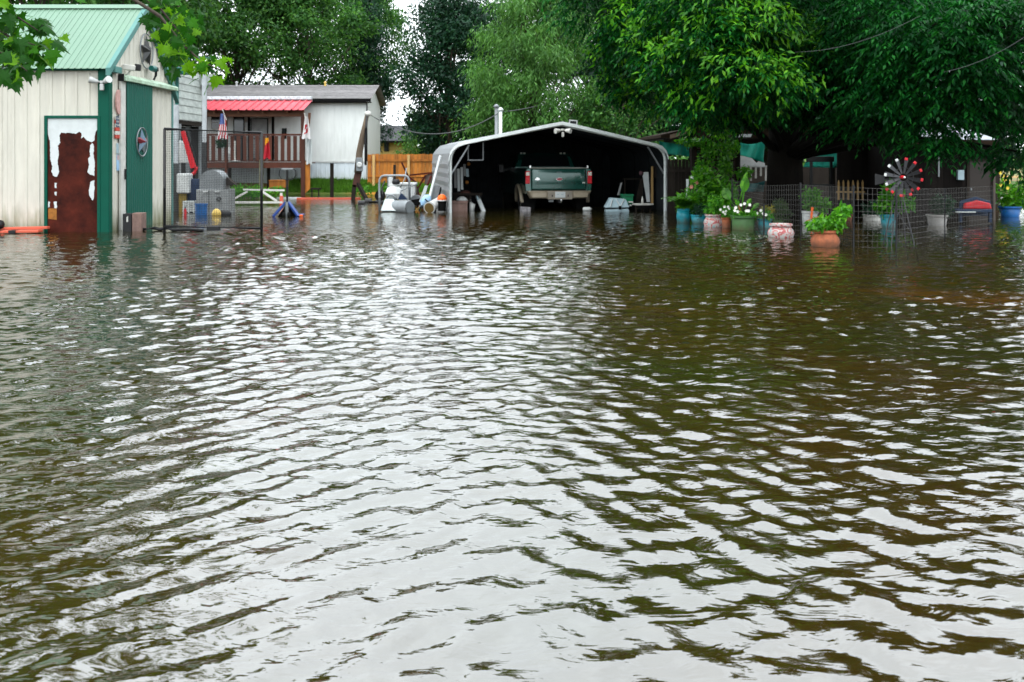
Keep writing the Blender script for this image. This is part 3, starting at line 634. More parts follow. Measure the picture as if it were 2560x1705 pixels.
def tub(name, label, cat, px, pyb, w, h, mat, Y=None, taper=.85, grp=None, n=20):
    Y = Y or WY(pyb); r = S(w / 2, Y); hh = S(h, Y); c = (X(px, Y), Y, 0)
    root = thing(name, label, cat, (c[0], c[1], -.15), grp)
    B().lathe([(r * taper, -.15), (r * (taper + .1), 0), (r, hh), (r * .92, hh), (r * .9, hh * .6), (.001, hh * .6)], c, n, cap=False).build('body', mat, root, auto=True)
    B().lathe([(r * 1.0, hh * .88), (r * 1.07, hh * .88), (r * 1.07, hh * 1.0), (r, hh * 1.0)], c, n, cap=False).build('rim', mat, root, auto=True)
    return root
tub('blue_bucket', 'blue plastic bucket floating behind the kennel gate', 'bucket', 503, 533, 30, 27, BLUE, Y=26.4)
ck = thing('white_crate', 'slatted white plastic crate beside the blue bucket', 'crate', P(471, 532, 27.3))
for i in range(5): B().pb(456, 503 + i * 5.6, 487, 507 + i * 5.6, 27.2, .34).build('slat', LGREY, ck)
for a in (457, 470, 483): B().pb(a, 503, a + 3, 532, 27.18, .02).build('upright', LGREY, ck)
one('yellow_float', 'round yellow float bobbing below the smoker cabinet', 'float', B().lathe([(.01, -.10), (.11, -.05), (.125, .02), (.10, .10), (.03, .15)], (X(541, 25.9), 25.9, .03), 14), YELLOW, smooth=True)
one('black_float', 'black oval bag floating right of the yellow float', 'bag', B().lathe([(.01, -.2), (.09, -.16), (.11, 0), (.09, .15), (.01, .2)], (X(560, 26), 26, .04), 12, 'x'), BLACK, smooth=True)
rb = thing('red_canister', 'small red canister standing in the water by the gate', 'canister', P(463, 548, 25.5))
B().lathe([(.04, -.15), (.04, .17), (.025, .2)], (X(463, 25.6), 25.6, 0), 12).build('body', REDP, rb, auto=True); B().lathe([(.014, .2), (.014, .25)], (X(463, 25.6), 25.6, 0), 8).build('neck', BLACK, rb)
# ------------------------------------------------------------------ mobile home with porch
Yh, Yp = 43.0, 41.2
HX0, HX1 = -17.0, X(916, Yh)
zs0, zs1, ze_ = Z(453, Yh), Z(403, Yh), Z(256, Yh)
hm = thing('mobile_home', 'white mobile home with grey shingle roof beyond the flooded yard', 'house', ((HX0 + HX1) / 2, Yh + 2.3, .3))
xx = HX1; i = 0
while xx > HX0 + .2:
    x0 = max(HX0, xx - 1.22)
    mat_ = HOMEW if xx > X(790, Yh) else HGREY
    pr_ = [(0, 0)]
    for k in range(1, 8): u = (xx - x0) * k / 8; pr_ += [(u - .008, 0), (u - .004, -.008), (u + .004, -.008), (u + .008, 0)]
    pr_ += [(xx - x0 - .004, 0)]
    sheet(B(), pr_, lambda u, d: (x0 + u, Yh - d, zs1), lambda u, d: (x0 + u, Yh - d, ze_)).build('siding_panel', HOMEW, hm)
    x1 = x0; w = xx - x0
    sheet(B(), ribs(w - .006, .2, .03, .012, .1), lambda u, d: (x1 + u, Yh - .01 - d, zs0 - .35), lambda u, d: (x1 + u, Yh - .01 - d, zs1 - .05)).build('skirting_panel', SKIRT, hm)
    xx -= 1.22
B().bb((HX0, Yh + .03, zs0 - .3), (HX1 - .01, Yh + 4.6, ze_)).build('body_wall', HOMEW, hm)
B().bb((HX0, Yh - .05, zs1 - .06), (HX1, Yh - .012, zs1 + .01)).build('belt_strip', WHITE, hm)
B().bb((HX1 + .002, Yh - .03, zs1), (HX1 + .03, Yh + .12, ze_)).build('corner_trim', DARK, hm)
zr = 1.5 + (395 - 213) / K * 45.3
rx1 = X(929, Yh - .3)
n_c = 9
for r_ in range(n_c):                      # shingle courses
    t0, t1 = r_ / n_c, (r_ + 1) / n_c
    a0, a1 = Vector((0, Yh - .35 + t0 * 2.65, ze_ + .14 + t0 * (zr - ze_ - .14))), Vector((0, Yh - .35 + t1 * 2.65 + .05, ze_ + .14 + t1 * (zr - ze_ - .14)))
    B().add([(HX0, a0.y, a0.z + .025), (rx1, a0.y, a0.z + .025), (rx1, a1.y, a1.z + .008), (HX0, a1.y, a1.z + .008), (HX0, a0.y, a0.z), (rx1, a0.y, a0.z)], [(0, 1, 2, 3), (4, 5, 1, 0)]).build('shingle_course', SHINGLE, hm)
B().add([(HX0, Yh + 2.3, zr + .02), (rx1, Yh + 2.3, zr + .02), (rx1, Yh + 4.95, ze_ + .1), (HX0, Yh + 4.95, ze_ + .1)], [(0, 1, 2, 3)]).build('rear_roof_slope', SHINGLE, hm)
B().prism([(HX1 - .005, Yh, ze_), (HX1 - .005, Yh + 2.3, zr - .05), (HX1 - .005, Yh + 4.6, ze_)], (-.04, 0, 0)).build('gable_end', HOMEW, hm)
B().bb((X(786, Yh), Yh - .34, ze_ + .01), (rx1 - .03, Yh - .30, ze_ + .155)).build('fascia', DARK, hm)
B().bb((HX0, Yh - .34, ze_ + .01), (X(785, Yh), Yh - .31, ze_ + .155)).build('fascia', SILVER, hm)
B().bb((HX0, Yh - .30, ze_ - .02), (rx1 - .03, Yh + .0, ze_ + .005)).build('soffit', DARK, hm)
for px_ in (590, 680, 812): B().lathe([(.05, 0), (.05, .16), (.09, .17), (.02, .22)], (X(px_, 45), 45.1, zr - .06), 10).build('roof_vent', (WHITE if px_ < 700 else YELLOW), hm)
def window(px0, py0, px1, py1, name='window', fm=OFFW, gm_=GLASS):
    w = B().pb(px0, py0, px1, py1, Yh - .06, .05).build(name, gm_, hm)
    e = 1.6
    f = B(); f.pb(px0 - e, py0 - e, px1 + e, py0, Yh - .08, .065); f.pb(px0 - e, py1, px1 + e, py1 + e, Yh - .08, .065); f.pb(px0 - e, py0, px0, py1, Yh - .08, .065); f.pb(px1, py0, px1 + e, py1, Yh - .08, .065)
    f.pb(px0, (py0 + py1) / 2 - .7, px1, (py0 + py1) / 2 + .7, Yh - .075, .014)
    f.build('frame', fm, w)
window(528, 290, 549, 322); window(585, 292, 608, 400, 'door', fm=DARK); window(628, 297, 668, 396, 'storm_door', fm=DARK, gm_=M('grey_storm_door', (.30, .31, .31), .5)); window(706, 322, 714, 345, 'panel_box', fm=DARK)
for px_ in (622, 682): B().pb(px_ - 3, 290, px_ + 3, 403, Yh - .09, .028).build('dark_batten', DARK, hm)
# porch
po = thing('porch', 'raised red brown timber porch with red metal roof on the mobile home', 'porch', (X(620, Yp), 40.5, -.1))
PX0, PX1 = X(420, Yp), X(770, Yp); zd = Z(406, Yp)
npl = 24
for k in range(5):
    B().bb((PX0, Yp + .05 + k * .30, zd - .045), (PX1, Yp + .05 + k * .30 + .29, zd)).build('deck_board', PWOOD, po)
B().bb((PX0, Yp - .03, Z(420, Yp)), (PX1, Yp + .04, zd - .005)).build('rim_joist', PWOOD, po)
B().bb((PX0, Yp - .05, Z(339, Yp)), (PX1, Yp + .06, Z(334.5, Yp))).build('hand_rail', PWOOD, po)
B().bb((PX0, Yp, Z(404, Yp)), (PX1, Yp + .05, Z(401, Yp))).build('bottom_rail', PWOOD, po)
bal = None; px_ = 424.0; blist = []
bw = S(9, Yp)
me_b = B().bb((-bw / 2, -.02, 0), (bw / 2, .02, Z(340, Yp) - Z(401, Yp))).mesh('baluster', PWOOD)
while px_ < 765:
    o = bpy.data.objects.new('baluster', me_b); COL.objects.link(o); o.parent = po
    o.location = Vector((X(px_, Yp), Yp - .025 + .004 * (int(px_) % 3), Z(401, Yp))) - wloc(po); px_ += 15.7
for px_, w_, z0, z1, m_ in ((567, 6, 480, 290, PWOOD), (655, 9, 482, 400, PALEWOOD), (759, 10, 488, 283, PWOOD), (440, 8, 488, 290, PWOOD)):
    B().bb((X(px_ - w_ / 2, Yp), Yp - .16, -.3), (X(px_ + w_ / 2, Yp), Yp - .055, Z(z1, Yp))).build('post', m_, po, bevel=.01)
for px_ in (470, 567, 665, 759): B().bb((X(px_, 42) - .06, 42.4, -.2), (X(px_, 42) + .06, 42.5, zd - .05)).build('inner_post', DKWOOD, po)
B().bb((PX0, Yp - .10, Z(292, Yp)), (X(761, Yp), Yp + .02, Z(275, Yp))).build('roof_beam', BEAM, po, bevel=.01)
RYf, RZf, RYb, RZb = Yp - .45, Z(275, Yp - .45), Yh - .42, Z(251, Yh - .42)
x0 = PX0 - .2
XR = X(759, Yp - .45)
while x0 < XR - .05:
    xa = x0; w = min(.92, XR - xa)
    sheet(B(), ribs(w - .004, .33, .035, .05, .15), lambda u, d: (xa + u, RYf, RZf + d), lambda u, d: (xa + u, RYb, RZb + d)).build('roof_panel', REDROOF, po, solid=.005); x0 += .92
for k in range(6):
    B().bar((PX0 + 1.0 * k, RYf + .1, RZf - .08), (PX0 + 1.0 * k, RYb, RZb - .08), .05, .12).build('rafter', BEAM, po)
B().bb((PX0, RYb - .1, RZb + .035), (X(785, Yh), RYb + .06, RZb + .17)).build('roof_flashing', SILVER, po, bevel=.01)
B().prism([(X(763, Yp), Yp - .05, Z(404, Yp)), (X(776, Yp), Yp - .05, Z(404, Yp)), (X(776, Yp), Yp - .05, Z(472, Yp)), (X(763, Yp), Yp - .05, Z(484, Yp))], (0, -.05, 0)).build('stair_side', CEDAR, po)
B().bar(P(774, 282, Yp), P(770, 330, Yp), .10, .08).build('knee_brace', BEAM, po)
# flags and hangings on the porch
def cloth(name, label, cat, x0, y0, x1, y1, Y, fold, mats, pick, nu=10, nv=14, flare=.5, pole=None):
    root = thing(name, label, cat, P((x0 + x1) / 2, y0, Y)); b = B()
    def fn(u, v):
        w = flare + (1 - flare) * v; cxp = (x0 + x1) / 2
        return P(cxp + (u - .5) * (x1 - x0) * w + math.sin(v * 3) * 1.0, y0 + (y1 - y0) * v + math.sin(u * 9) * 2.0 * v, Y + fold * math.sin(u * 11 + v * 2))
    for j in range(nv):
        for i in range(nu):
            b.mat(pick(i / nu, j / nv)); b.quad(fn(i / nu, (j + 1) / nv), fn((i + 1) / nu, (j + 1) / nv), fn((i + 1) / nu, j / nv), fn(i / nu, j / nv))
    b.build('cloth', mats, root, solid=.006)
    if pole: B().tube([P(*pole[0], Y + .05), P(*pole[1], Y + .05)], .022, 8).build('pole', OFFW, root)
    return root
cloth('flag', 'limp blue, white and red striped flag hanging at the porch post', 'flag', 543, 284, 569, 346, Yp - .5, .06, [CLOTHB, CLOTHR, CLOTHW], lambda u, v: 0 if (v < .42 and u < .75) else (1 if int((u * 7 + v * 3)) % 2 else 2), 14, 14, .35, ((556, 273), (566, 300)))
cloth('flag', 'yellow topped red flag drooping in front of the porch railing', 'flag', 658, 345, 676, 396, 34.0, .05, [CLOTHY, CLOTHR], lambda u, v: 0 if v < .3 - .2 * u else 1, 8, 12, .4, ((655, 338), (656, 492)))
cloth('windsock', 'white and red windsock hanging from the right porch corner', 'windsock', 754, 292, 777, 346, Yp - .4, .07, [CLOTHW, CLOTHR], lambda u, v: 1 if (.30 < v < .72 and .15 < u < .62 and (int(v * 9) + int(u * 5)) % 3) else 0, 10, 14, .3, ((761, 282), (764, 296)))
cloth('grey_banner', 'pale grey cloth hanging down below the windsock', 'banner', 765, 345, 780, 410, Yp - .2, .05, [LGREY], lambda u, v: 0, 8, 8, .7)
bs = thing('bird_feeder', 'white dish shaped feeder hanging below the porch rail', 'feeder', P(587, 405, Yp - .4))
B().lathe([(.01, -.04), (.22, 0), (.24, .03), (.05, .05)], P(587, 404, Yp - .5), 20).build('dish', WHITE, bs, auto=True); B().tube([P(587, 352, Yp - .5), P(587, 402, Yp - .5)], .03, 6).build('tube', OFFW, bs)
one('hanging_lantern', 'small white lantern hung in front of the porch balusters', 'lantern', B().lathe([(.02, -.12), (.05, -.12), (.055, .1), (.02, .13)], P(573, 376, Yp - .5), 10), WHITE)
hb = thing('hanging_basket', 'dark fern basket hanging below the striped flag', 'plant', P(552, 360, Yp - .3))
quads_object('foliage', cloud([P(552, 356, Yp - .3)], [(.22, .2, .18)], 160, .14, .05, .6, .2), LEAF_B, hb)['kind'] = 'stuff'
one('wooden_crate', 'orange brown wooden crate under the porch', 'crate', B().pb(673, 452, 714, 469, 38.3, .5).pb(672, 450, 715, 453, 38.28, .54), CEDAR)
# yard posts and junk in front of the home
one('yard_post', 'dark square post standing in the water before the white skirting', 'post', B().bb((X(825, 38.8), 38.8, -.3), (X(833, 38.8), 38.93, Z(408, 38.8))), DKWOOD, bevel=.01)
up = thing('leaning_utility_pole', 'leaning broken utility pole with round electric meter before the white wall', 'utility pole', (X(890, 36), 36, -.2))
Yu = 36.0
B().tube([P(894, 432, Yu), P(899, 380, Yu), P(906, 340, Yu), P(919, 282, Yu)], [.13, .12, .10, .07], 10).build('pole', POLEWOOD, up, smooth=True)
B().bar(P(889, 468, Yu), P(897, 424, Yu), .24, .12).build('lower_board', DKRED, up)
B().bar((X(881, Yu), Yu, -.3), P(886, 462, Yu), .14, .12).build('stub_post', DKWOOD, up); B().bar((X(925, Yu), Yu - .3, -.15), P(894, 458, Yu), .13, .11).build('brace', DKWOOD, up)
B().pb(890, 394, 906, 428, Yu - .25, .14).build('meter_box', GREY, up, bevel=.015); B().lathe([(.10, 0), (.10, -.06), (.07, -.09)], P(899, 412, Yu - .25), 16, 'y').build('meter_dial', WHITE, up, auto=True)
B().tube([P(917, 290, Yu - .1), P(913, 350, Yu - .1), P(914, 413, Yu - .1)], .04, 8).build('conduit', BLACK, up, smooth=True); B().lathe([(.05, -.1), (.13, -.05), (.11, .06), (.02, .1)], P(920, 284, Yu), 12).build('weather_head', OFFW, up, smooth=True)
one('floating_plank', 'orange plank floating in front of the white skirting', 'plank', B().box((X(822, 36.4), 36.4, .02), (S(158, 36.4), .2, .06), (0, 0, .02)), BRICK)
one('floating_plank', 'pale plank line floating beside the orange plank', 'plank', B().box((X(722, 37), 37, .02), (S(60, 37), .12, .05)), LGREY)
for px_, py_, r_, lb in ((905, 510, .10, 'nearer black can half sunk below the leaning pole'), (921, 506, .12, 'farther black can half sunk by the leaning pole foot')):
    one('sunken_can', lb, 'can', B().lathe([(r_ * .8, -.12), (r_, -.1), (r_, .1), (r_ * .8, .11)], (X(px_, WY(py_)), WY(py_), .02), 14, 'x'), BLACK, auto=True)
one('half_sunk_pipe', 'thick black pipe lying half sunk behind the pump cart', 'pipe', B().tube([P(922, 505, 33.5), P(945, 504, 33.5), P(962, 508, 33.5)], .09, 10), BLACK, smooth=True)
tr_ = thing('trailer_frame', 'white tube frame of a small trailer in the shallow water', 'trailer', P(640, 506, 30.5))
for a in (((575, 506), (706, 506), 31.5), ((608, 474), (711, 476), 32.5), ((580, 500), (618, 479), 32), ((652, 477), (692, 503), 32), ((703, 482), (704, 512), 31.8)):
    B().bar(P(*a[0], a[2]), P(*a[1], a[2]), .07, .06).build('rail', OFFW, tr_)
B().pb(699, 490, 707, 516, 31.7, .08).build('marker', BRICK, tr_)
pj = thing('pallet_jack', 'blue pallet jack with black loop handle standing in the flood', 'pallet jack', (X(718, 25.6), 25.6, -.15))
Yj = 25.6
B().tube([P(*q, Yj) for q in ((716, 450), (703, 446), (698, 438), (699, 426), (704, 422), (733, 422), (739, 426), (740, 438), (734, 446), (722, 450))], .016, 8, True).build('loop_handle', BLACK, pj, smooth=True)
B().bar(P(704, 423, Yj), P(733, 423, Yj), .05, .05).build('grip', GREY, pj, bevel=.01)
B().bar(P(718, 424, Yj), P(718, 508, Yj + .05), .05, .05).build('shaft', BLACK, pj, bevel=.008)
for s_ in (-1, 1):
    B().bar(P(718 + s_ * 3, 505, Yj), (X(718 + s_ * 32, Yj), Yj - .15, .0), .10, .06, .12, .06).build('fork', JACKB, pj, bevel=.012)
    B().bb((X(718 + s_ * 26, Yj), Yj + .1, -.15), (X(718 + s_ * 12, Yj), Yj + .9, .02)).build('fork_arm', JACKB, pj, bevel=.012)
    B().lathe([(.07, -.03), (.07, .03)], (X(718 + s_ * 6, Yj), Yj - .08, .04), 14, 'x').build('wheel', TYRE, pj)
B().prism([P(718, 508, Yj + .02), P(694, 541, Yj + .02), P(742, 541, Yj + .02)], (0, .12, 0)).build('pump_body', DARK, pj); B().lathe([(.05, -.2), (.05, .25)], (X(718, Yj), Yj - .03, .12), 12).build('ram', GREY, pj)
one('orange_tip', 'tiny orange reflector floating beside the pallet jack', 'reflector', B().box((X(753, 25.4), 25.4, .03), (.09, .05, .05)), ORANGE, bevel=.008)

# ------------------------------------------------------------------ orange fence, yellow house, masts, wires
wf = thing('cedar_fence', 'bright orange cedar board fence between mobile home and carport', 'fence', (X(1000, 42), 42, .3))
Yf = 42.6; zt_, zb2 = Z(386, Yf), Z(454, Yf) - .35
bwid = .165; me_f = B().bb((0, 0, zb2), (bwid - .008, .02, zt_)).mesh('fence_board', CEDAR)
xf = X(919, Yf); k = 0
while xf < -1.6:
    o = bpy.data.objects.new('fence_board', me_f); COL.objects.link(o); o.parent = wf; o.location = Vector((xf, Yf + .004 * (k % 2), .012 * ((k * 7) % 3))) - wloc(wf); xf += bwid; k += 1
for py_ in (401, 440): B().bb((X(919, Yf), Yf - .05, Z(py_ + 2.5, Yf)), (-1.6, Yf - .003, Z(py_ - 2.5, Yf))).build('rail', CEDAR, wf)
for px_ in (935, 1022, 1108): B().bb((X(px_ - 3, Yf), Yf - .15, zb2), (X(px_ + 3, Yf), Yf - .055, zt_ - .02)).build('fence_post', TANWOOD, wf)
yh = thing('yellow_house', 'mustard yellow house with dark roof behind the cedar fence', 'house', (X(985, 70), 73, .3))
Yy = 70.0; x0, x1 = X(930, Yy), X(1024, Yy); ze2, zr2 = Z(350, Yy), Z(310, Yy)
for i in range(9):
    z0 = -.2 + i * (ze2 + .2) / 9
    B().prism([(x0, Yy, z0), (x0, Yy + .03, z0 + (ze2 + .2) / 9), (x0, Yy + .06, z0 + (ze2 + .2) / 9), (x0, Yy + .06, z0)], (x1 - x0, 0, 0)).build('siding_board', YHOUSE, yh)
B().bb((x0, Yy + .07, -.2), (x1 - .02, Yy + 6, ze2)).build('wall', YHOUSE, yh)
B().prism([(x0 - .4, Yy - .4, ze2 - .06), (x0 - .4, Yy + 3, zr2), (x0 - .4, Yy + 6.4, ze2 - .06), (x0 - .4, Yy + 3, zr2 - .16)], (x1 - x0 + .7, 0, 0)).build('roof', DSHINGLE, yh)
B().bb((x0 - .4, Yy - .42, ze2 - .2), (x1 + .3, Yy - .38, ze2 - .05)).build('fascia', DARK, yh)
B().pb(960, 356, 972, 378, Yy - .05, .04).build('window', GLASS, yh)
for px_, t_, m_, lb in ((1241, 267, GREY, 'darker of two thin steel masts behind the carport'), (1251, 275, STEELW, 'paler capped steel mast behind the carport')):
    ms = thing('power_mast', lb, 'mast', (X(px_, 36.5), 36.5, -.2))
    B().tube([(X(px_, 36.5), 36.5, -.3), (X(px_, 36.5), 36.5, Z(t_, 36.5))], .065, 10).build('pipe', m_, ms, smooth=True); B().lathe([(.07, -.05), (.12, .02), (.03, .1)], P(px_, t_, 36.5), 10).build('cap', m_, ms, smooth=True)
def wire(pts, r, label):
    q = []
    for (a, b, sag) in pts:
        a, b = Vector(a), Vector(b)
        for k in range(17):
            t_ = k / 16; p = a.lerp(b, t_); p.z -= sag * 4 * t_ * (1 - t_); q.append(p)
    one('overhead_wire', label, 'wire', B().tube(q, r, 5), M('dark_cable', (.07, .075, .075), .6))
wire([(P(920, 284, 36), P(1246, 283, 36.4), .75)], .018, 'sagging service wire from leaning pole to the steel masts')
wire([(P(1251, 280, 36.5), P(1560, 150, 48), .5)], .02, 'wire rising from the steel masts into the trees')
wire([(P(2050, 262, 23), P(2330, 225, 23), .45)], .006, 'thin wire drooping across the big pecan tree')
wire([(P(1990, 130, 20), P(2300, 40, 17), .15)], .005, 'upper wire crossing in front of the pecan crown')
wire([(P(2360, 180, 18), P(2580, 80, 17), .1)], .005, 'wire slanting up at the right picture edge')

# ------------------------------------------------------------------ junk heap left of the carport
Yk = 28.3
pc = thing('pump_cart', 'white engine pump cart with grey hoop frame in the water', 'pump', (X(985, Yk), Yk, -.15))
B().tube([P(*q, Yk) for q in ((949, 528), (948, 460), (949, 449), (954, 441), (962, 439), (1012, 439), (1019, 442), (1023, 450), (1024, 500))], .032, 8).build('hoop_frame', GREY, pc, smooth=True)
B().tube([P(*q, Yk - .3) for q in ((952, 524), (966, 496), (972, 487), (982, 488), (992, 499))], .028, 8).build('front_frame', GREY, pc, smooth=True)
B().tube([P(1000, 478, Yk - .1), P(1042, 460, Yk - .1)], .022, 6).build('pull_bar', GREY, pc)
eb = B().lathe([(.02, -.2), (.2, -.16), (.26, 0), (.2, .15), (.1, .22)], P(985, 484, Yk), 14); eb.box(P(977, 455, Yk), (.12, .14, .26)).box(P(984, 470, Yk), (.2, .2, .24))
eb.build('engine', WHITE, pc, auto=True, bevel=.01); B().lathe([(.1, -.06), (.12, 0), (.09, .08)], P(990, 455, Yk - .05), 12).build('air_filter', BLACK, pc, smooth=True)
B().prism([P(1000, 480, Yk - .15), P(1018, 499, Yk - .15), P(992, 499, Yk - .15)], (0, .2, 0)).build('belt_guard', DKBLUE, pc); B().pb(968, 442, 978, 480, Yk + .1, .1).build('back_plate', GREY, pc)
co = thing('tin_hopper', 'pale tapered tin hopper upended in front of the pump cart', 'hopper', (X(975, 28), 28, -.1))
B().add([P(951, 528, 27.6), P(999, 528, 27.6), (X(999, 28.2), 28.3, 0), (X(951, 28.2), 28.3, 0), P(962, 497, 27.8), P(985, 497, 27.8), P(985, 497, 28.1), P(962, 497, 28.1)], [(0, 1, 5, 4), (1, 2, 6, 5), (2, 3, 7, 6), (3, 0, 4, 7), (4, 5, 6, 7), (3, 2, 1, 0)]).build('shell', M('pale_tin', (.36, .40, .40), .4, .2, .2), co, bevel=.03)
tk = thing('air_tank', 'grey horizontal steel tank with round end facing the yard', 'tank', (X(1018, 28), 28, -.1))
c_ = P(1026, 519, 27.5); d_ = Vector((-.45, .35, 0)).normalized(); L_ = .62
B().tube([c_, c_ + d_ * .03, c_ + d_ * .06, c_ + d_ * (L_)], [.17, .185, .19, .19], 22).build('shell', GREY, tk, auto=True); B().tube([c_ - d_ * .004, c_ + d_ * .012], .165, 22).build('end_cap', M('darker_tin', (.20, .22, .23), .4, .3), tk)
bn = thing('white_bin', 'white ribbed plastic bin standing behind the pump cart', 'bin', (X(1016, 28.8), 28.8, -.1))
B().prism([P(994, 460, 28.8), P(1038, 462, 28.8), P(1035, 524, 28.8), (X(1000, 28.8), 28.8, -.1)], (0, .4, 0)).build('body', WHITE, bn, bevel=.02); B().pb(992, 457, 1040, 463, 28.76, .48).build('rim', WHITE, bn, bevel=.015)
for a in (1004, 1012, 1020, 1028): B().pb(a, 466, a + 2.5, 522, 28.78, .03).build('rib', LGREY, bn)
rw = thing('barrow_wheel', 'dark red wheel lying against the pump cart', 'wheel', (X(945, 29), 29, 0))
B().lathe([(.08, -.05), (.15, -.06), (.155, .06), (.08, .05)], P(950, 489, 29), 18, 'y').build('tyre', TYRE, rw, auto=True); B().lathe([(.08, -.04), (.085, .04)], P(950, 489, 29), 14, 'y').build('rim', REDP, rw)
ra = thing('rusty_frame', 'rusty angle iron frame with a square plate beside the cedar fence', 'frame', (X(1050, 30), 30, -.1))
for a in (((1024, 438), (1080, 432)), ((1064, 438), (1044, 472)), ((1004, 406), (1026, 452)), ((1022, 442), (1040, 456)), ((1040, 464), (1057, 520)), ((1037, 478), (1060, 500)), ((1018, 440), (1018, 456))):
    B().bar(P(*a[0], 30), P(*a[1], 30), .06, .05).build('angle_bar', RUST, ra)
B().prism([P(1063, 438, 30), P(1082, 431, 30), P(1080, 458, 30), P(1061, 462, 30)], (0, .02, 0)).build('plate', M('brown_rust_plate', (.09, .06, .05), .8, 0, .4, 9), ra)
one('yard_post', 'short weathered post in front of the cedar fence', 'post', B().bb((X(983, 34), 34, -.3), (X(989, 34), 34.1, Z(412, 34))), DKWOOD)
one('leaning_pole', 'pale pole leaning against the carport side', 'pole', B().bar(P(1067, 520, 27.9), P(1101, 389, 28.4), .07, .05), LGREY, bevel=.008)
for pts, m_, lb in (([(1062, 464), (1070, 464), (1057, 505), (1047, 505)], LGREY, 'narrow grey board leaning left of the pale pole'), ([(1086, 463), (1100, 464), (1092, 512), (1074, 506)], GREY, 'wide grey metal sheet leaning right of the pale pole'), ([(1101, 466), (1104, 470), (1096, 512), (1091, 512)], DARK, 'black strip leaning beside the grey metal sheet')):
    one('leaning_board', lb, 'board', B().prism([P(*q, 28.2 + .02 * i) for i, q in enumerate(pts)], (0, .04, 0)), m_)
jg = thing('blue_jug', 'pale blue jug lying tilted beside the white bucket', 'jug', P(1065, 517, 27.9))
B().tube([P(1052, 518, 27.9), P(1058, 509, 27.9), P(1070, 494, 27.9), P(1074, 489, 27.9)], [.06, .12, .12, .05], 12).build('body', LBLUE, jg, smooth=True); B().bar(P(1062, 497, 27.75), P(1072, 506, 27.75), .03).build('strap', BLACK, jg)
bk = thing('white_bucket', 'white bucket lying on its side, its brown mouth toward the yard', 'bucket', P(1085, 527, 27.6))
c0, c1 = P(1073, 520, 27.3), P(1096, 505, 27.9)
B().tube([c0, c0.lerp(c1, .06), c0.lerp(c1, .1), c1], [.165, .165, .15, .13], 20).build('body', WHITE, bk, auto=True); B().tube([c0 + (c0 - c1).normalized() * .006, c0 + (c0 - c1).normalized() * .002], .14, 18).build('mouth', M('brown_inside', (.12, .075, .02), .8), bk)
oc = thing('orange_basin', 'orange basin upside down on a white rim beside the carport post', 'basin', P(1104, 505, 28.2))
B().lathe([(.135, 0), (.13, .06), (.09, .13), (.03, .16)], P(1105, 500, 27.6), 18).build('dome', ORANGE, oc, smooth=True); B().lathe([(.15, -.025), (.15, 0), (.12, .005)], P(1105, 500, 27.6), 18).build('rim', WHITE, oc); B().lathe([(.11, -.30), (.12, -.03)], P(1105, 500, 27.6), 12).build('stand', DARK, oc)

# more of the jumble by the carport
for pts, r_, m_, lb in (([(1036, 524), (1040, 500), (1046, 470)], .03, DKWOOD, 'dark stick poking up behind the grey tank'), ([(1000, 470), (1012, 447), (1016, 420)], .018, GREY, 'thin grey rod rising from the white bin'), ([(958, 500), (955, 470), (962, 452)], .022, BLACK, 'black hose looped inside the hoop frame'), ([(1042, 520), (1066, 470), (1078, 440)], .028, RUST, 'rusty pipe leaning against the carport corner'), ([(1048, 528), (1052, 516), (1062, 522), (1070, 530)], .03, BLACK, 'black hose end floating by the blue jug')):
    one('scrap_pipe', lb, 'pipe', B().tube([P(*q, 28.5 + .1 * i) for i, q in enumerate(pts)], r_, 7), m_, smooth=True)
pn = thing('steel_pan', 'shallow grey pan tipped against the white bin', 'pan', P(1042, 505, 28.6)); B().tube([P(1040, 502, 28.5), P(1043, 500, 28.62)], [.17, .15], 18).build('dish', GREY, pn, auto=True); B().tube([P(1040, 502, 28.49), P(1040.2, 502, 28.497)], [.14, .14], 18).build('inside', DARK, pn)
for px_, py_, w_, h_, m_, lb in ((1082, 519, 14, 12, DKBLUE, 'dark blue lump wedged behind the white bucket'), (1116, 524, 10, 18, DARK, 'black lump against the carport post foot'), (960, 516, 12, 9, DARK, 'dark block under the hoop frame')):
    one('scrap_block', lb, 'scrap', B().pb(px_ - w_ / 2, py_ - h_, px_ + w_ / 2, py_ + 10, 28.4, .25), m_, bevel=.02)
one('low_step', 'weathered wooden step standing in water below the porch stair', 'step', B().pb(776, 470, 800, 474, 40.6, .3).pb(778, 474, 781, 490, 40.62, .05).pb(795, 474, 798, 490, 40.62, .05), DKWOOD)
# ------------------------------------------------------------------ carport
TH = math.atan2(.15, .99); FL = Vector((X(1126, 27.3), 27.3, 0)); CW, CD = 6.1, 6.3
cp = thing('carport', 'open grey metal carport with rounded eaves sheltering a green pickup', 'carport', FL, rz=TH)
def cpw(u, v, z): return FL + Vector((u * math.cos(TH) - v * math.sin(TH), u * math.sin(TH) + v * math.cos(TH), z))
prof = [(0, -.3), (0, 1.45), (.03, 1.60), (.11, 1.74), (.25, 1.85), (.43, 1.91), (3.10, 2.43), (5.74, 1.86), (5.92, 1.79), (6.04, 1.66), (6.09, 1.52), (6.1, 1.38), (6.1, -.3)]
def resample(pts, step):
    out = []
    for (a, b) in zip(pts[:-1], pts[1:]):
        a, b = Vector(a), Vector(b); n = max(1, int((b - a).length / step))
        out += [a.lerp(b, k / n) for k in range(n)]
    return out + [Vector(pts[-1])]
fine = resample(prof, .12)
cen = Vector((3.05, .8)); acc = 0; skin = []
for i, p in enumerate(fine):
    d = (fine[min(i + 1, len(fine) - 1)] - fine[max(i - 1, 0)]).normalized(); nrm_ = Vector((-d.y, d.x))
    if nrm_.dot(p - cen) < 0: nrm_ = -nrm_
    skin.append(p + nrm_ * (.045 + (.02 if i % 2 else 0)))
step = 7
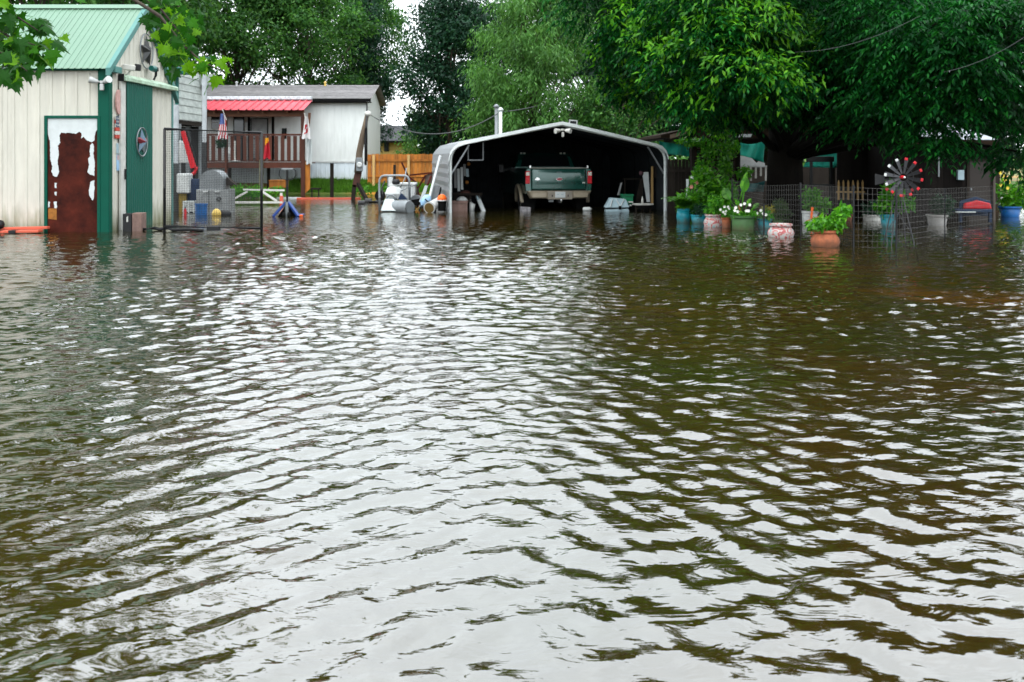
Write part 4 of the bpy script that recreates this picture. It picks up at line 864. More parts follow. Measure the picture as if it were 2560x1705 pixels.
SHADE = M('interior_shade_dark', (.016, .019, .021), .85, 0, .4, 3, spec=.08)  # near-black colour standing in for the shade inside the carport
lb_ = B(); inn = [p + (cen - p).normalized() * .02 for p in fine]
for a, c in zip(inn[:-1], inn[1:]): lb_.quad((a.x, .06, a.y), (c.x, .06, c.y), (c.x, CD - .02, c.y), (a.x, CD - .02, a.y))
lb_.build('inner_shade_layer', SHADE, cp, local=True)  # added dark sheet under the roof, painted-in shade
for i in range(0, len(skin) - 1, step):
    seg = skin[i:i + step + 1]; b = B()
    for a, c in zip(seg[:-1], seg[1:]):
        mid = (a + c) / 2
        b.quad((a.x, -.12, a.y), (c.x, -.12, c.y), (c.x, CD, c.y), (a.x, CD, a.y))
    b.build('roof_sheet', CPORT, cp, local=True, solid=.006)
for v in (0, 1.55, 3.1, 4.7, CD - .05):
    pts = [(q[0], v, q[1]) for q in prof]
    B().tube(pts, .042 if v == 0 else .032, 6).build('arch_tube', STEELW if v == 0 else DARK, cp, local=True)  # arches behind the front one coloured dark as painted shade
skt = [(p_.x + (p_ - cen).normalized().x * .055, p_.y + (p_ - cen).normalized().y * .055) for p_ in fine]
tr2 = B()
for (a, c) in zip(skt[:-1], skt[1:]): tr2.quad((a[0], -.14, a[1] - .060), (c[0], -.14, c[1] - .060), (c[0], -.14, c[1] + .030), (a[0], -.14, a[1] + .030))
tr2.build('front_trim', STEELW, cp, local=True, solid=.02)
for (a, b_) in (((.02, 1.05), (.52, 1.86)), ((6.08, 1.05), (5.6, 1.82))):
    B().bar((a[0], .05, a[1]), (b_[0], .05, b_[1]), .05, .04).build('corner_brace', GREY, cp, local=True)
for u in (0, 6.1): B().bb((u - .04, 0, -.3), (u + .04, CD, -.22)).build('base_rail', GREY, cp, local=True)
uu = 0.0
while uu < CW - .01:                       # closed rear wall, interior shade put into its near-black colour
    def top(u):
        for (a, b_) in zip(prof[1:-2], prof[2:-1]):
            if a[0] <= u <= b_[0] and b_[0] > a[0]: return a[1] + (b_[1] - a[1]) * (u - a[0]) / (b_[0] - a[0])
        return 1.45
    u0 = uu; sheet(B(), ribs(.768, .2, .03, .02, .1), lambda u, d: (u0 + u, CD - d, -.3), lambda u, d: (u0 + u, CD - d, max(1.4, top(min(u0 + u, 6.05))))).build('rear_panel', SHADE, cp, local=True); uu += .7625
fl = thing('flood_lamp', 'cream twin flood lamp under the carport peak', 'lamp', cpw(3.1, -.15, 2.3))
flood(fl, cpw(3.1, -.2, 2.27), (-.8, -.5, -.1), (.8, -.5, -.1), OFFW); B().box(cpw(3.1, -.22, 2.15), (.07, .08, .13)).build('sensor', OFFW, fl, bevel=.01)
sp = thing('roof_reflector', 'small white framed panel standing on the carport roof', 'panel', P(1433, 318, 28))
B().tube([P(1434, 322, 28.2), P(1434, 310, 28.2)], .02, 6).build('stem', LGREY, sp)
f = B(); c_ = P(1433, 306, 28.2)
for dx, dz, w, h in ((0, .055, .24, .03), (0, -.055, .24, .03), (-.105, 0, .03, .08), (.105, 0, .03, .08)): f.box(c_ + Vector((dx, 0, dz)), (w, .05, h), (0, .1, 0))
f.build('frame', WHITE, sp); B().box(c_, (.18, .02, .08), (0, .1, 0)).build('panel', BLACK, sp)
# inside, left
one('hanging_rack', 'thin grey wire rack hanging in the carport left corner', 'frame', B().bar(cpw(.6, 1.2, 1.44), cpw(1.05, 1.2, 1.44), .035).bar(cpw(1.05, 1.2, 1.44), cpw(1.05, 1.2, 1.95), .035).bar(cpw(.62, 1.2, 1.44), cpw(.62, 1.2, 1.9), .03), GREY)
for i, (px_, y0, y1) in enumerate(((1138, 416, 470), (1146, 422, 478), (1154, 418, 474), (1161, 410, 440), (1168, 422, 442))):
    one('hanging_board', ('leftmost, dim plank', 'pale second plank', 'pale third plank', 'short upper plank', 'shortest broad plank')[i] + ' hung on the inner left carport wall', 'board', B().prism([P(px_ - 3, y0, 29.2), P(px_ + 3, y0, 29.2), P(px_ + 4, y1, 29.2), P(px_ - 2, y1, 29.2)], (0, .05, 0)), (HGREY, LGREY, LGREY, HGREY, BGREY)[i], group='boards hung inside the carport')
for px_, py_, lb in ((1171, 410, 'upper tarnished brass lamp inside the carport'), (1167, 456, 'lower tarnished brass lamp inside the carport')):
    one('brass_lamp', lb, 'lamp', B().lathe([(.01, -.05), (.06, -.02), (.05, .04), (.01, .06)], P(px_, py_, 29.4), 10, 'x'), OCHRE, smooth=True)
wbn = thing('workbench', 'dark workbench with sloping legs inside the carport left side', 'bench', P(1170, 532, 28.8))
B().pb(1132, 483, 1205, 489, 28.6, .6).build('top', DKWOOD, wbn)
for a in (((1140, 489), (1130, 532)), ((1166, 489), (1170, 520)), ((1177, 489), (1164, 533)), ((1192, 489), (1208, 532))):
    B().bar(P(*a[0], 28.7), P(a[1][0], a[1][1], 28.7), .06, .05).build('leg', DKWOOD if a[0][0] != 1192 else BGREY, wbn)
one('red_rag', 'dark red rag lying on the carport workbench', 'rag', B().lathe([(.16, 0), (.14, .05), (.05, .09)], P(1164, 484, 28.8), 12), DKRED, smooth=True)
one('white_sack', 'crumpled white sack under the carport workbench', 'sack', B().lathe([(.16, -.02), (.17, .06), (.13, .13), (.05, .17)], P(1155, 506, 28.6), 9), WHITE, smooth=True)
one('muddy_chest', 'muddy pinkish wooden chest just inside the left carport post', 'chest', B().bb((X(1129, 27.9), 27.9, -.2), (X(1168, 27.9), 28.3, Z(506, 27.9))).pb(1128, 503, 1169, 508, 27.88, .44), MUDDY, bevel=.01)
one('white_bag', 'narrow white bag slumped beside the muddy chest', 'bag', B().tube([P(1174, 500, 28.4), P(1181, 512, 28.4), P(1178, 532, 28.4)], [.04, .09, .07], 10), WHITE, smooth=True)
one('leaning_board', 'thick grey board leaning inside the left carport bay', 'board', B().bar(P(1193, 490, 28.9), P(1210, 531, 28.2), .11, .05), LGREY)
# inside, right
tt = thing('storage_tote', 'blue grey lidded storage tote standing in the right carport bay', 'tote', P(1544, 533, 27.8))
Yt = 27.9
B().add([P(1516, 524, Yt), P(1572, 522, Yt), P(1574, 534, Yt - .0), P(1514, 536, Yt)] + [p + Vector((0, .55, 0)) for p in (P(1516, 524, Yt), P(1572, 522, Yt), P(1574, 534, Yt), P(1514, 536, Yt))], [(3, 2, 1, 0), (4, 5, 6, 7), (0, 1, 5, 4), (1, 2, 6, 5), (2, 3, 7, 6), (3, 0, 4, 7)]).build('tub', BGREY, tt, bevel=.02)
B().add([P(1512, 520, Yt - .02), P(1575, 519, Yt - .02), P(1565, 498, Yt + .1), P(1526, 495, Yt + .1)] + [p + Vector((0, .5, 0)) for p in (P(1512, 520, Yt), P(1575, 519, Yt), P(1565, 498, Yt), P(1526, 495, Yt))], [(0, 1, 2, 3), (7, 6, 5, 4), (4, 5, 1, 0), (5, 6, 2, 1), (6, 7, 3, 2), (7, 4, 0, 3)]).build('lid', BGREY, tt, bevel=.03)
for a in (((1531, 498), (1526, 517)), ((1540, 498), (1552, 518)), ((1560, 499), (1550, 518))): B().bar(P(*a[0], Yt + .06), P(*a[1], Yt - .03), .025, .02).build('lid_rib', LGREY, tt)
B().pb(1547, 515, 1553, 524, Yt - .05, .03).build('latch', DARK, tt)
gc = thing('green_crate', 'green plastic crate behind the blue grey tote', 'crate', P(1567, 505, 28.8))
B().pb(1554, 489, 1583, 510, 28.7, .4).build('body', GREENP2, gc, bevel=.02); B().pb(1552, 486, 1585, 490, 28.66, .48).build('rim', GREENP2, gc, bevel=.01)
one('white_pallet_scrap', 'two pale scraps of wood between tote and round table', 'scrap', B().pb(1573, 504, 1583, 507, 28.2, .3).pb(1575, 512, 1579, 515, 28.0, .2), OFFW)
rt = thing('round_table', 'small round dark table with pale top in the right carport bay', 'table', P(1608, 535, 28))
B().lathe([(.30, -.025), (.31, 0), (.30, .012)], P(1607, 510, 28.2), 24).build('tabletop', OFFW, rt); B().lathe([(.27, -.12), (.28, -.03)], P(1607, 510, 28.2), 24).build('apron', DARK, rt)
for a in (1590, 1607, 1625): B().bar(P(a, 514, 28.05), (X(a, 28.05), 28.05, -.2), .04).build('leg', DKWOOD, rt)
one('pale_bottle', 'pale bottle standing on the round carport table', 'bottle', B().lathe([(.03, 0), (.032, .12), (.015, .16), (.015, .2)], P(1606, 509, 28.1), 10), OFFW, smooth=True)
for i, (pts, m_, lb) in enumerate(([[(1607, 440), (1611, 430), (1621, 430), (1625, 505), (1617, 505)], LGREY, 'grey pole leaning in the right carport bay'], [[(1628, 416), (1633, 416), (1633, 512), (1627, 512)], TANWOOD, 'tan board standing in the right carport bay'], [[(1600, 450), (1611, 446), (1604, 506), (1588, 506)], DKWOOD, 'brown sheet leaning behind the round table'], [[(1634, 417), (1647, 417), (1645, 446), (1634, 444)], DKWOOD, 'short brown panel beside the tan board'], [[(1551, 457), (1556, 456), (1548, 488), (1543, 488)], HGREY, 'dim grey rail slanting above the tote'])):
    one('leaning_board', lb, 'board', B().prism([P(*q, 28.9 + .03 * i) for q in pts], (0, .04, 0)), m_)
one('glove_pair', 'faded blue and red gloves hung above the leaning pole', 'gloves', B().lathe([(.02, -.06), (.06, -.03), (.06, .04), (.02, .07)], P(1602, 433, 29), 10).lathe([(.02, -.05), (.05, -.03), (.05, .03), (.02, .05)], P(1612, 434, 29), 10), M('faded_red_blue', (.10, .05, .06), .8, 0, .5, 9), smooth=True)
one('dim_shelf', 'long dark shelf along the inner right carport bay', 'shelf', B().pb(1560, 446, 1608, 449, 29.6, .5).bar(P(1562, 449, 29.7), P(1562, 520, 29.7), .04).bar(P(1605, 449, 29.7), P(1605, 520, 29.7), .04), DKWOOD)
one('white_float', 'bright white bottle floating below the right truck bumper end', 'bottle', B().lathe([(.02, -.13), (.06, -.10), (.065, .06), (.02, .13)], (X(1468, 28.2), 28.2, .05), 12, 'x'), WHITE, smooth=True)
one('patterned_box', 'grey patterned box floating beside the left truck wheel', 'box', B().box((X(1313, 28.3), 28.3, .04), (.3, .2, .14), (0, .06, .1)), M('grey_print', (.20, .19, .20), .6, 0, .6, 18), bevel=.015)

# ------------------------------------------------------------------ pickup truck (local: x right, y forward, tailgate at y=0)
tk = thing('pickup_truck', 'dark green pickup with tan bumper parked tail first view inside the carport', 'truck', (X(1397, 29), 29.0, 0), rz=TH)
def tb(b, name, mat, parent=None, **kw): return b.build(name, mat, parent or tk, local=True, **kw)
zg0, zg1 = .575, 1.19
def arcx(x, bulge=.03): return -bulge * (1 - (x / .85) ** 2)
g = B()
g.grid(lambda u, v: ((u - .5) * 1.62, arcx((u - .5) * 1.62) - (.012 if .34 < v < .86 and .06 < u < .94 else 0) - (.015 * math.sin(v * math.pi)), zg0 + v * (zg1 - zg0)), 24, 14)
tgate = tb(g, 'tailgate', TRUCKG, solid=.03, auto=True)
tb(B().grid(lambda u, v: ((u - .5) * 1.70, arcx((u - .5) * 1.70) - .03 + .10 * v, zg1 + .005 + .03 * math.sin(v * math.pi)), 20, 4), 'tailgate_cap', M('satin_taupe', (.30, .29, .26), .4), tgate, solid=.012)
for s_ in (-1, 1):
    sd = B()
    prf = [(.80, zg0 - .12), (.965, zg0 - .12), (.995, zg0 + .25), (.97, zg1 - .06), (.93, zg1 + .01), (.82, zg1 + .01)]
    sd.prism([(s_ * a, .0, z) for a, z in prf], (0, 2.1, 0)); tb(sd, 'bed_side', TRUCKG, bevel=.02)
    fl_ = [(s_ * (.99 + .05 * math.sin(t)), 1.1 - .52 * math.cos(t), .18 + .50 * math.sin(t)) for t in [math.pi * k / 12 for k in range(13)]]
    tb(B().tube(fl_, .055, 8), 'wheel_flare', TRUCKT, smooth=True)
    tb(B().bb((s_ * .83, -.045, zg1 + .02), (s_ * .87, .0, zg1 + .09)), 'gate_hook', CHROME)
    tl = tb(B().bb((s_ * .855, -.035, .75), (s_ * .985, .10, 1.12)), 'tail_light', REDLENS, bevel=.018)
    tb(B().bb((s_ * .87, -.042, .99), (s_ * .972, -.034, 1.09)), 'reverse_lens', CLEARLENS, tl, bevel=.008); tb(B().bb((s_ * .862, -.041, .76), (s_ * .978, -.034, .965)), 'brake_lens', REDLENS, tl, bevel=.008)
    for yw in (1.1, 4.75):
        w = tb(B().lathe([(.24, -.13), (.37, -.14), (.40, -.10), (.40, .10), (.37, .14), (.24, .13)], (s_ * .84, yw, .18), 28, 'x'), 'wheel', TYRE, auto=True)
        tb(B().lathe([(.05, .13), (.22, .10), (.245, .13)], (s_ * .84 if s_ > 0 else s_ * .84 - .26, yw, .18), 20, 'x'), 'rim', CHROME, w)
    tb(B().prism([(s_ * .88, .5, .48), (s_ * .88, .5, -.12), (s_ * .62, .5, -.12), (s_ * .62, .5, .48)], (0, .02, 0)), 'mud_flap', DARK)
    mr_ = tb(B().box((s_ * 1.17, 3.75, 1.16), (.20, .12, .30)), 'side_mirror', BLACK, bevel=.03); tb(B().bar((s_ * .95, 3.75, 1.12), (s_ * 1.1, 3.75, 1.12), .05), 'mirror_arm', BLACK, mr_)
tb(B().bb((-.84, .04, .62), (.84, 2.1, .66)), 'bed_floor', BLACK)
bm = [(-.98, .0), (-.94, -.14), (-.60, -.19), (.60, -.19), (.94, -.14), (.98, .0)]
bp_ = B().add([(x_, y_, .33) for x_, y_ in [(-.86, .0), (-.80, -.10), (-.45, -.15), (.45, -.15), (.80, -.10), (.86, 0)]] + [(x_, y_, .55) for x_, y_ in bm], [(i, i + 1, i + 7, i + 6) for i in range(5)] + [(6, 7, 8, 9, 10, 11), (5, 4, 3, 2, 1, 0)])
bum = tb(bp_, 'rear_bumper', TRUCKT, bevel=.015)
tb(B().bb((-.36, -.20, .30), (.36, -.165, .545)), 'plate_recess', M('taupe_plastic', (.24, .21, .17), .5), bum, bevel=.015)
for s_ in (-1, 1): tb(B().bb((s_ * .40, -.195, .36), (s_ * .82, -.175, .50)), 'step_pad', TRUCKT, bum, bevel=.02); tb(B().bb((s_ * .22, -.21, .38), (s_ * .25, -.2, .44)), 'tow_socket', BLACK, bum)
lp = tb(B().bb((-.15, -.215, .355), (.15, -.205, .525)), 'licence_plate', LGREY, bum); tb(B().bb((-.10, -.217, .435), (-.04, -.2155, .455)).bb((.03, -.217, .435), (.09, -.2155, .455)), 'plate_print', BGREY, lp)
em = tb(B().lathe([(1, 0), (1, -.012), (.9, -.02)], (0, -.062, .885), 24, 'y', .105, .05), 'oval_emblem', CHROME, tgate); tb(B().lathe([(1, 0), (.9, -.006)], (0, -.083, .885), 24, 'y', .088, .036), 'emblem_face', M('emblem_red', (.30, .03, .05), .3), em)
tb(B().prism([(-.72, -.05, .87), (-.68, -.05, .925), (-.64, -.05, .94), (-.60, -.05, .925), (-.56, -.05, .87), (-.64, -.05, .85)], (0, -.012, 0)), 'crown_badge', CHROME, tgate)
tb(B().bb((.70, -.045, .755), (.78, -.035, .805)), 'trim_badge', CHROME, tgate, bevel=.006)
hd = tb(B().bb((-.11, -.06, 1.055), (.11, -.05, 1.12)), 'tailgate_handle', TRUCKG, tgate, bevel=.012); tb(B().bb((-.075, -.068, 1.07), (.075, -.06, 1.10)), 'pull', M('grey_green_pull', (.08, .12, .12), .4), hd)
ht = tb(B().bb((-.05, -.22, .20), (.05, .2, .29)), 'hitch_receiver', BLACK); tb(B().lathe([(.02, 0), (.02, .05), (.04, .08), (.03, .12)], (.02, -.26, .2), 12), 'tow_ball', CHROME, ht, smooth=True); tb(B().bb((-.3, -.02, .22), (-.16, .1, .28)), 'wiring_socket', GREY, ht)
cabp = [(2.12, .35), (2.12, 1.22), (2.28, 1.60), (2.5, 1.66), (3.9, 1.62), (4.3, 1.25), (5.75, 1.15), (5.85, .9), (5.85, .35)]
cab = B(); n = len(cabp)
for s_ in (-1, 1): cab.v += [(s_ * (.98 if z < 1.25 else .98 - (z - 1.25) * .42), y_, z) for y_, z in cabp]
cab.f = [tuple(range(n))[::-1], tuple(range(n, 2 * n))] + [(i, (i + 1) % n, (i + 1) % n + n, i + n) for i in range(n)]; cab.m = [0] * len(cab.f)
cbo = tb(cab, 'cab', TRUCKG, bevel=.05)
tb(B().add([(-.78, 2.115, 1.24), (.78, 2.115, 1.24), (.70, 2.262, 1.575), (-.70, 2.262, 1.575)], [(0, 1, 2, 3)]), 'rear_window', GLASS, cbo, solid=.02)
for s_ in (-1, 1): tb(B().add([(s_ * .985, 2.5, 1.22), (s_ * .985, 4.0, 1.22), (s_ * .86, 3.75, 1.55), (s_ * .87, 2.6, 1.55)], [(0, 1, 2, 3)]), 'side_window', GLASS, cbo, solid=.012)
for x_ in (-.72, -.62, .55, .66): tb(B().box((x_, 2.42, 1.655), (.07, .05, .03)), 'clearance_lamp', CLEARLENS, cbo, bevel=.008)

# ------------------------------------------------------------------ right: lean-to, tarps, dark shed, fences
ln = thing('leanto_shelter', 'dark brown timber lean-to with tarps beside the carport', 'shelter', (7, 29, -.2))
Yl = 27.6
B().prism([P(1652, 337, Yl), P(1728, 320, Yl), P(2090, 318, Yl), P(2090, 346, Yl), P(1728, 343, Yl), P(1652, 344, Yl)], (0, 5.0, 0)).build('roof_slab', BRWOOD, ln)
B().prism([P(1675, 337, Yl - .03), P(1726, 323, Yl - .03), P(1726, 333, Yl - .03), P(1675, 347, Yl - .03)], (0, -.05, 0)).build('fascia_board', M('pale_brown_board', (.16, .115, .08), .7, 0, .3, 5), ln)
B().prism([P(1840, 336, Yl - .03), P(1880, 335, Yl - .03), P(1876, 343, Yl - .03), P(1835, 343, Yl - .03)], (0, -.03, 0)).build('light_patch', LGREY, ln)
for px_ in (1733, 1843, 2085, 2172):
    B().bb((X(px_, Yl) - .07, Yl + .1, -.3), (X(px_, Yl) + .07, Yl + .24, Z(345, Yl))).build('post', DKWOOD, ln)
B().bar(P(1845, 352, Yl + .15), P(1893, 405, Yl + .15), .06).build('knee_brace', DKWOOD, ln)
for k in range(7): B().bb((X(1660 + k * 62, Yl), Yl, Z(350, Yl)), (X(1664 + k * 62, Yl), Yl + 4.6, Z(346, Yl))).build('rafter', DKWOOD, ln)
B().bb((X(1640, 34), 34.0, -.3), (X(2500, 34), 34.1, 1.2)).build('rear_wall', DKWOOD, ln)
def tarp(pts, Y, label, mat=TARP):
    # pts: four photo corners tl,tr,br,bl
    q = [P(*p, Y) for p in pts]
    def fn(u, v):
        a = q[0].lerp(q[1], u); b_ = q[3].lerp(q[2], u); p = a.lerp(b_, v); p.y += .12 * math.sin(u * 7 + v * 2) * (.3 + v) + .05 * math.sin(u * 17 + 3 * v); p.z -= .08 * math.sin(u * math.pi) * (1 - v); return p
    one('hanging_tarp', label, 'tarp', B().grid(fn, 16, 10), mat, smooth=True, solid=.006)
tarp([(1648, 352), (1730, 350), (1730, 392), (1655, 384)], 28.45, 'teal green tarp hanging directly right of the carport roof edge')
tarp([(1843, 354), (1912, 352), (1912, 407), (1846, 386)], 27.45, 'slanting teal tarp above the white picket railing')
tarp([(2040, 363), (2172, 358), (2160, 420), (2012, 418)], 27.45, 'widest teal tarp, right of the tree trunk')
tarp([(1996, 365), (2014, 362), (2012, 384), (1998, 384)], 28.9, 'small scrap of teal tarp beside the tree trunk')
tarp([(1850, 450), (1912, 452), (1912, 480), (1850, 478)], 27.0, 'low dark teal tarp behind the wire fence', M('dim_teal_tarp', (.004, .060, .060), .6, 0, .3, 3))
wp = thing('white_porch', 'white porch wall and picket railing seen under the slanting tarp', 'porch', (X(1890, 33), 33, 0))
B().prism([P(1834, 386, 33), P(1890, 396, 33), P(1912, 408, 33), P(1912, 416, 33), P(1834, 416, 33)], (0, .1, 0)).build('wall', WHITE, wp)
B().pb(1826, 414, 1932, 418, 32.7, .08).build('top_rail', WHITE, wp)
for k in range(8): B().pb(1838 + k * 12.5, 418, 1842 + k * 12.5, 452 - (k % 3) * 6, 32.72, .04).build('picket', OFFW, wp)
dk = thing('board_fence', 'weathered dark board fence between carport and shrubs', 'fence', (X(1700, 26.5), 26.5, -.2))
for k in range(7): B().pb(1669 + k * 9, 398 + (k % 2), 1677 + k * 9, 560, 27.0, .03).build('fence_board', DKWOOD, dk)
B().pb(1669, 424, 1732, 430, 26.95, .045).build('rail', DKWOOD, dk)
tp_ = thing('picket_fence', 'low tan picket fence in the shade behind the wire fence', 'fence', (X(2130, 26), 26, -.2))
for k in range(6): B().prism([P(2095 + k * 12, 456, 26), P(2097 + k * 12, 450, 26), P(2099 + k * 12, 456, 26), P(2099 + k * 12, 500, 26), P(2095 + k * 12, 500, 26)], (0, .03, 0)).build('picket', TANWOOD, tp_)
B().pb(2092, 478, 2162, 482, 26.04, .04).build('rail', TANWOOD, tp_)
one('lumber_board', 'taller tan lumber board upright beside the widest tarp', 'board', B().pb(2177, 360, 2184, 405, 27.2, .05), TANWOOD)
one('lumber_board', 'short tan lumber offcut at the tarp edge', 'board', B().prism([P(2163, 404, 27.2), P(2169, 390, 27.2), P(2171, 404, 27.2)], (0, .05, 0)), TANWOOD)
bt = thing('garden_bench', 'black bench with ornament in front of the widest tarp', 'bench', P(2055, 500, 26.8))
B().pb(2018, 391, 2086, 405, 26.8, .1).build('backrest', BLACK, bt, bevel=.01); B().pb(2018, 462, 2088, 466, 26.4, .5).build('seat', BLACK, bt)
for a in (2026, 2076): B().pb(a, 405, a + 6, 540, 26.7, .08).build('leg', BLACK, bt)
wv = thing('weather_vane', 'small black ornament on a thin rod before the tarp', 'ornament', P(2092, 400, 26.5))
B().tube([P(2093, 368, 26.5), P(2093, 540, 26.5)], .012, 6).build('rod', BLACK, wv); B().prism([P(2086, 380, 26.5), P(2090, 372, 26.5), P(2093, 368, 26.5), P(2096, 374, 26.5), P(2102, 378, 26.5), P(2095, 384, 26.5)], (0, .02, 0)).build('bird', BLACK, wv)
ds = thing('dark_shed', 'dark board shed with white metal roof under the big tree', 'shed', (X(2290, 26), 26, -.2))
Yd = 24.0; x0, x1 = X(2160, Yd + 3), X(2489, Yd)
k = 0; xq = X(2250, Yd)
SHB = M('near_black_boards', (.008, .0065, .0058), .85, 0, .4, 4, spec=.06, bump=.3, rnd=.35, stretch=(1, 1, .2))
while xq < x1 - .1:
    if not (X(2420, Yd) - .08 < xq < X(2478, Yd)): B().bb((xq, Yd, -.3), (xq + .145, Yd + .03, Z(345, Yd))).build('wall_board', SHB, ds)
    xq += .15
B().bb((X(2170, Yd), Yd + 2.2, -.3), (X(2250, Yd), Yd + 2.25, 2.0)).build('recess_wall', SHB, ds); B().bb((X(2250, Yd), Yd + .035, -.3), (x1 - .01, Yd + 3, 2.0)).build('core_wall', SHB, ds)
dr = B().pb(2424, 403, 2478, 560, Yd - .02, .05).build('door', M('dim_brown_door', (.028, .022, .019), .7, 0, .2, 4), ds, bevel=.01); B().pb(2427, 470, 2430, 476, Yd - .04, .02).build('handle', GREY, dr)
f = B(); f.pb(2418, 397, 2424, 560, Yd - .04, .06); f.pb(2478, 397, 2483, 560, Yd - .04, .06); f.pb(2424, 397, 2478, 403, Yd - .04, .06); f.build('door_frame', DKWOOD, ds)
B().pb(2483.5, 395, 2489, 560, Yd - .06, .08).build('corner_post', M('worn_brown_post', (.075, .06, .05), .7, 0, .3), ds)
B().pb(2395, 425, 2411, 450, Yd - .09, .088).build('meter_box', BGREY, ds, bevel=.01); B().pb(2346, 392, 2349, 442, Yd - .06, .05).build('downpipe', GREY, ds)
rr = P(2250, 346, Yd - .4); r2 = P(2494, 349, Yd - .4)
nn_ = 6
for k in range(nn_):
    a0 = rr.lerp(r2, k / nn_); a1 = rr.lerp(r2, (k + .995) / nn_)
    B().add([a0, a1, a1 + Vector((0, 3.4, .62)), a0 + Vector((0, 3.4, .62))], [(0, 1, 2, 3)]).build('roof_sheet', M('whitish_metal_roof', (.60, .64, .70), .35, .1), ds, solid=.02)
B().bar(rr - Vector((0, -.02, .07)), r2 - Vector((0, -.02, .07)), .03, .11).build('fascia', BRWOOD, ds)
# wire garden fence
fp = [(1830, 22.6, 448), (1910, 20.4, 512), (2001.5, 19.2, 459), (2134, 16.8, 466), (2241, 16.65, 470), (2362, 18.6, 474), (2481, 20.2, 478)]
wfn = thing('wire_fence', 'thin welded wire garden fence behind the flower pots', 'fence', (X(2130, 18), 18, -.2))
tops = []
for i, (px_, Y_, ty) in enumerate(fp):
    zt_ = Z(ty, Y_); B().tube([(X(px_, Y_), Y_, -.35), (X(px_, Y_), Y_, zt_ + .02)], .018 if i < 5 else .012, 8).build('post', BLACK, wfn); tops.append((X(px_, Y_), Y_, max(zt_, .95) - .02))
WIRE = M('rusty_grey_wire', (.11, .105, .10), .6, .2)
for a, b_ in zip(tops[:-1], tops[1:]):
    w = B(); ln_ = math.hypot(b_[0] - a[0], b_[1] - a[1]); n_ = max(2, int(ln_ / .075))
    for k in range(n_ + 1):
        t_ = k / n_; xk, yk = a[0] + (b_[0] - a[0]) * t_, a[1] + (b_[1] - a[1]) * t_; w.bar((xk, yk, -.15), (xk, yk, a[2] + (b_[2] - a[2]) * t_), .0026)
    for j in range(12):
        h_ = -.10 + j * (a[2] + .10) / 11; h2_ = -.10 + j * (b_[2] + .10) / 11; w.bar((a[0], a[1], h_), (b_[0], b_[1], h2_), .0030)
    tag(w.build('wire_mesh', WIRE, wfn), kind='stuff')
# garden windmill
DSTEEL = M('tarnished_steel', (.045, .045, .047), .6, .2, spec=.15)
wd = thing('garden_windmill', 'small black garden windmill with red and white tipped blades', 'windmill', (X(2243, 17.3), 17.3, -.2))
Yw = 17.3; hub = P(2253, 443, Yw) + Vector((0, -.1, 0)); tpz = hub.z - .04
for k in range(12):
    a = 2 * math.pi * (k + .35) / 12; d = Vector((math.sin(a), 0, math.cos(a))); t_ = Vector((math.cos(a), 0, -math.sin(a)))
    p0, p1 = hub + d * .065, hub + d * .315
    bl = B().add([p0 - t_ * .016, p0 + t_ * .016 + Vector((0, .01, 0)), p1 + t_ * .040 + Vector((0, .03, 0)), p1 - t_ * .040 - Vector((0, .01, 0))], [(0, 1, 2, 3)]).build('blade', M('black_blade', (.025, .025, .028), .4, .2), wd, solid=.004)
    red = math.sin(a) > .05 or math.cos(a) < -.55
    c_ = hub + d * .318 - t_ * .014; B().box(c_ - Vector((0, .012, 0)), (.052, .012, .045), Matrix.Rotation(a, 3, 'Y')).build('tip', REDP if red else WHITE, bl, bevel=.006)
B().tube([hub + Vector((.17 * math.sin(t), .0, .17 * math.cos(t))) for t in [2 * math.pi * k / 24 for k in range(24)]], .005, 5, True).build('blade_ring', BLACK, wd)
B().lathe([(.02, -.05), (.032, 0), (.032, .08)], hub, 12, 'y').build('hub', REDP, wd, auto=True); B().lathe([(.012, -.065), (.02, -.05)], hub, 10, 'y').build('hub_cap', WHITE, wd); B().bar(hub + Vector((0, .08, 0)), hub + Vector((-.28, .2, -.05)), .02, .02).build('tail_boom', BLACK, wd); B().prism([hub + Vector((-.25, .2, .02)), hub + Vector((-.40, .25, .06)), hub + Vector((-.40, .25, -.14)), hub + Vector((-.25, .2, -.1))], (0, .006, 0)).build('tail_vane', BLACK, wd)
topc = Vector((X(2247, Yw), Yw, tpz)); feet = [Vector((topc.x + sx * .26, Yw + sy * .24, -.35)) for sx, sy in ((-1, -1), (1, -1), (1, 1), (-1, 1))]
for ft in feet: B().bar(topc + (ft - topc) * .03, ft, .016).build('tower_leg', DSTEEL, wd)
for (a, b_) in zip(feet, feet[1:] + feet[:1]):
    for t0, t1 in ((.35, .35), (.62, .62), (.35, .62), (.62, .95)): B().bar(topc.lerp(a, t0), topc.lerp(b_, t1), .009).build('tower_brace', DSTEEL, wd)
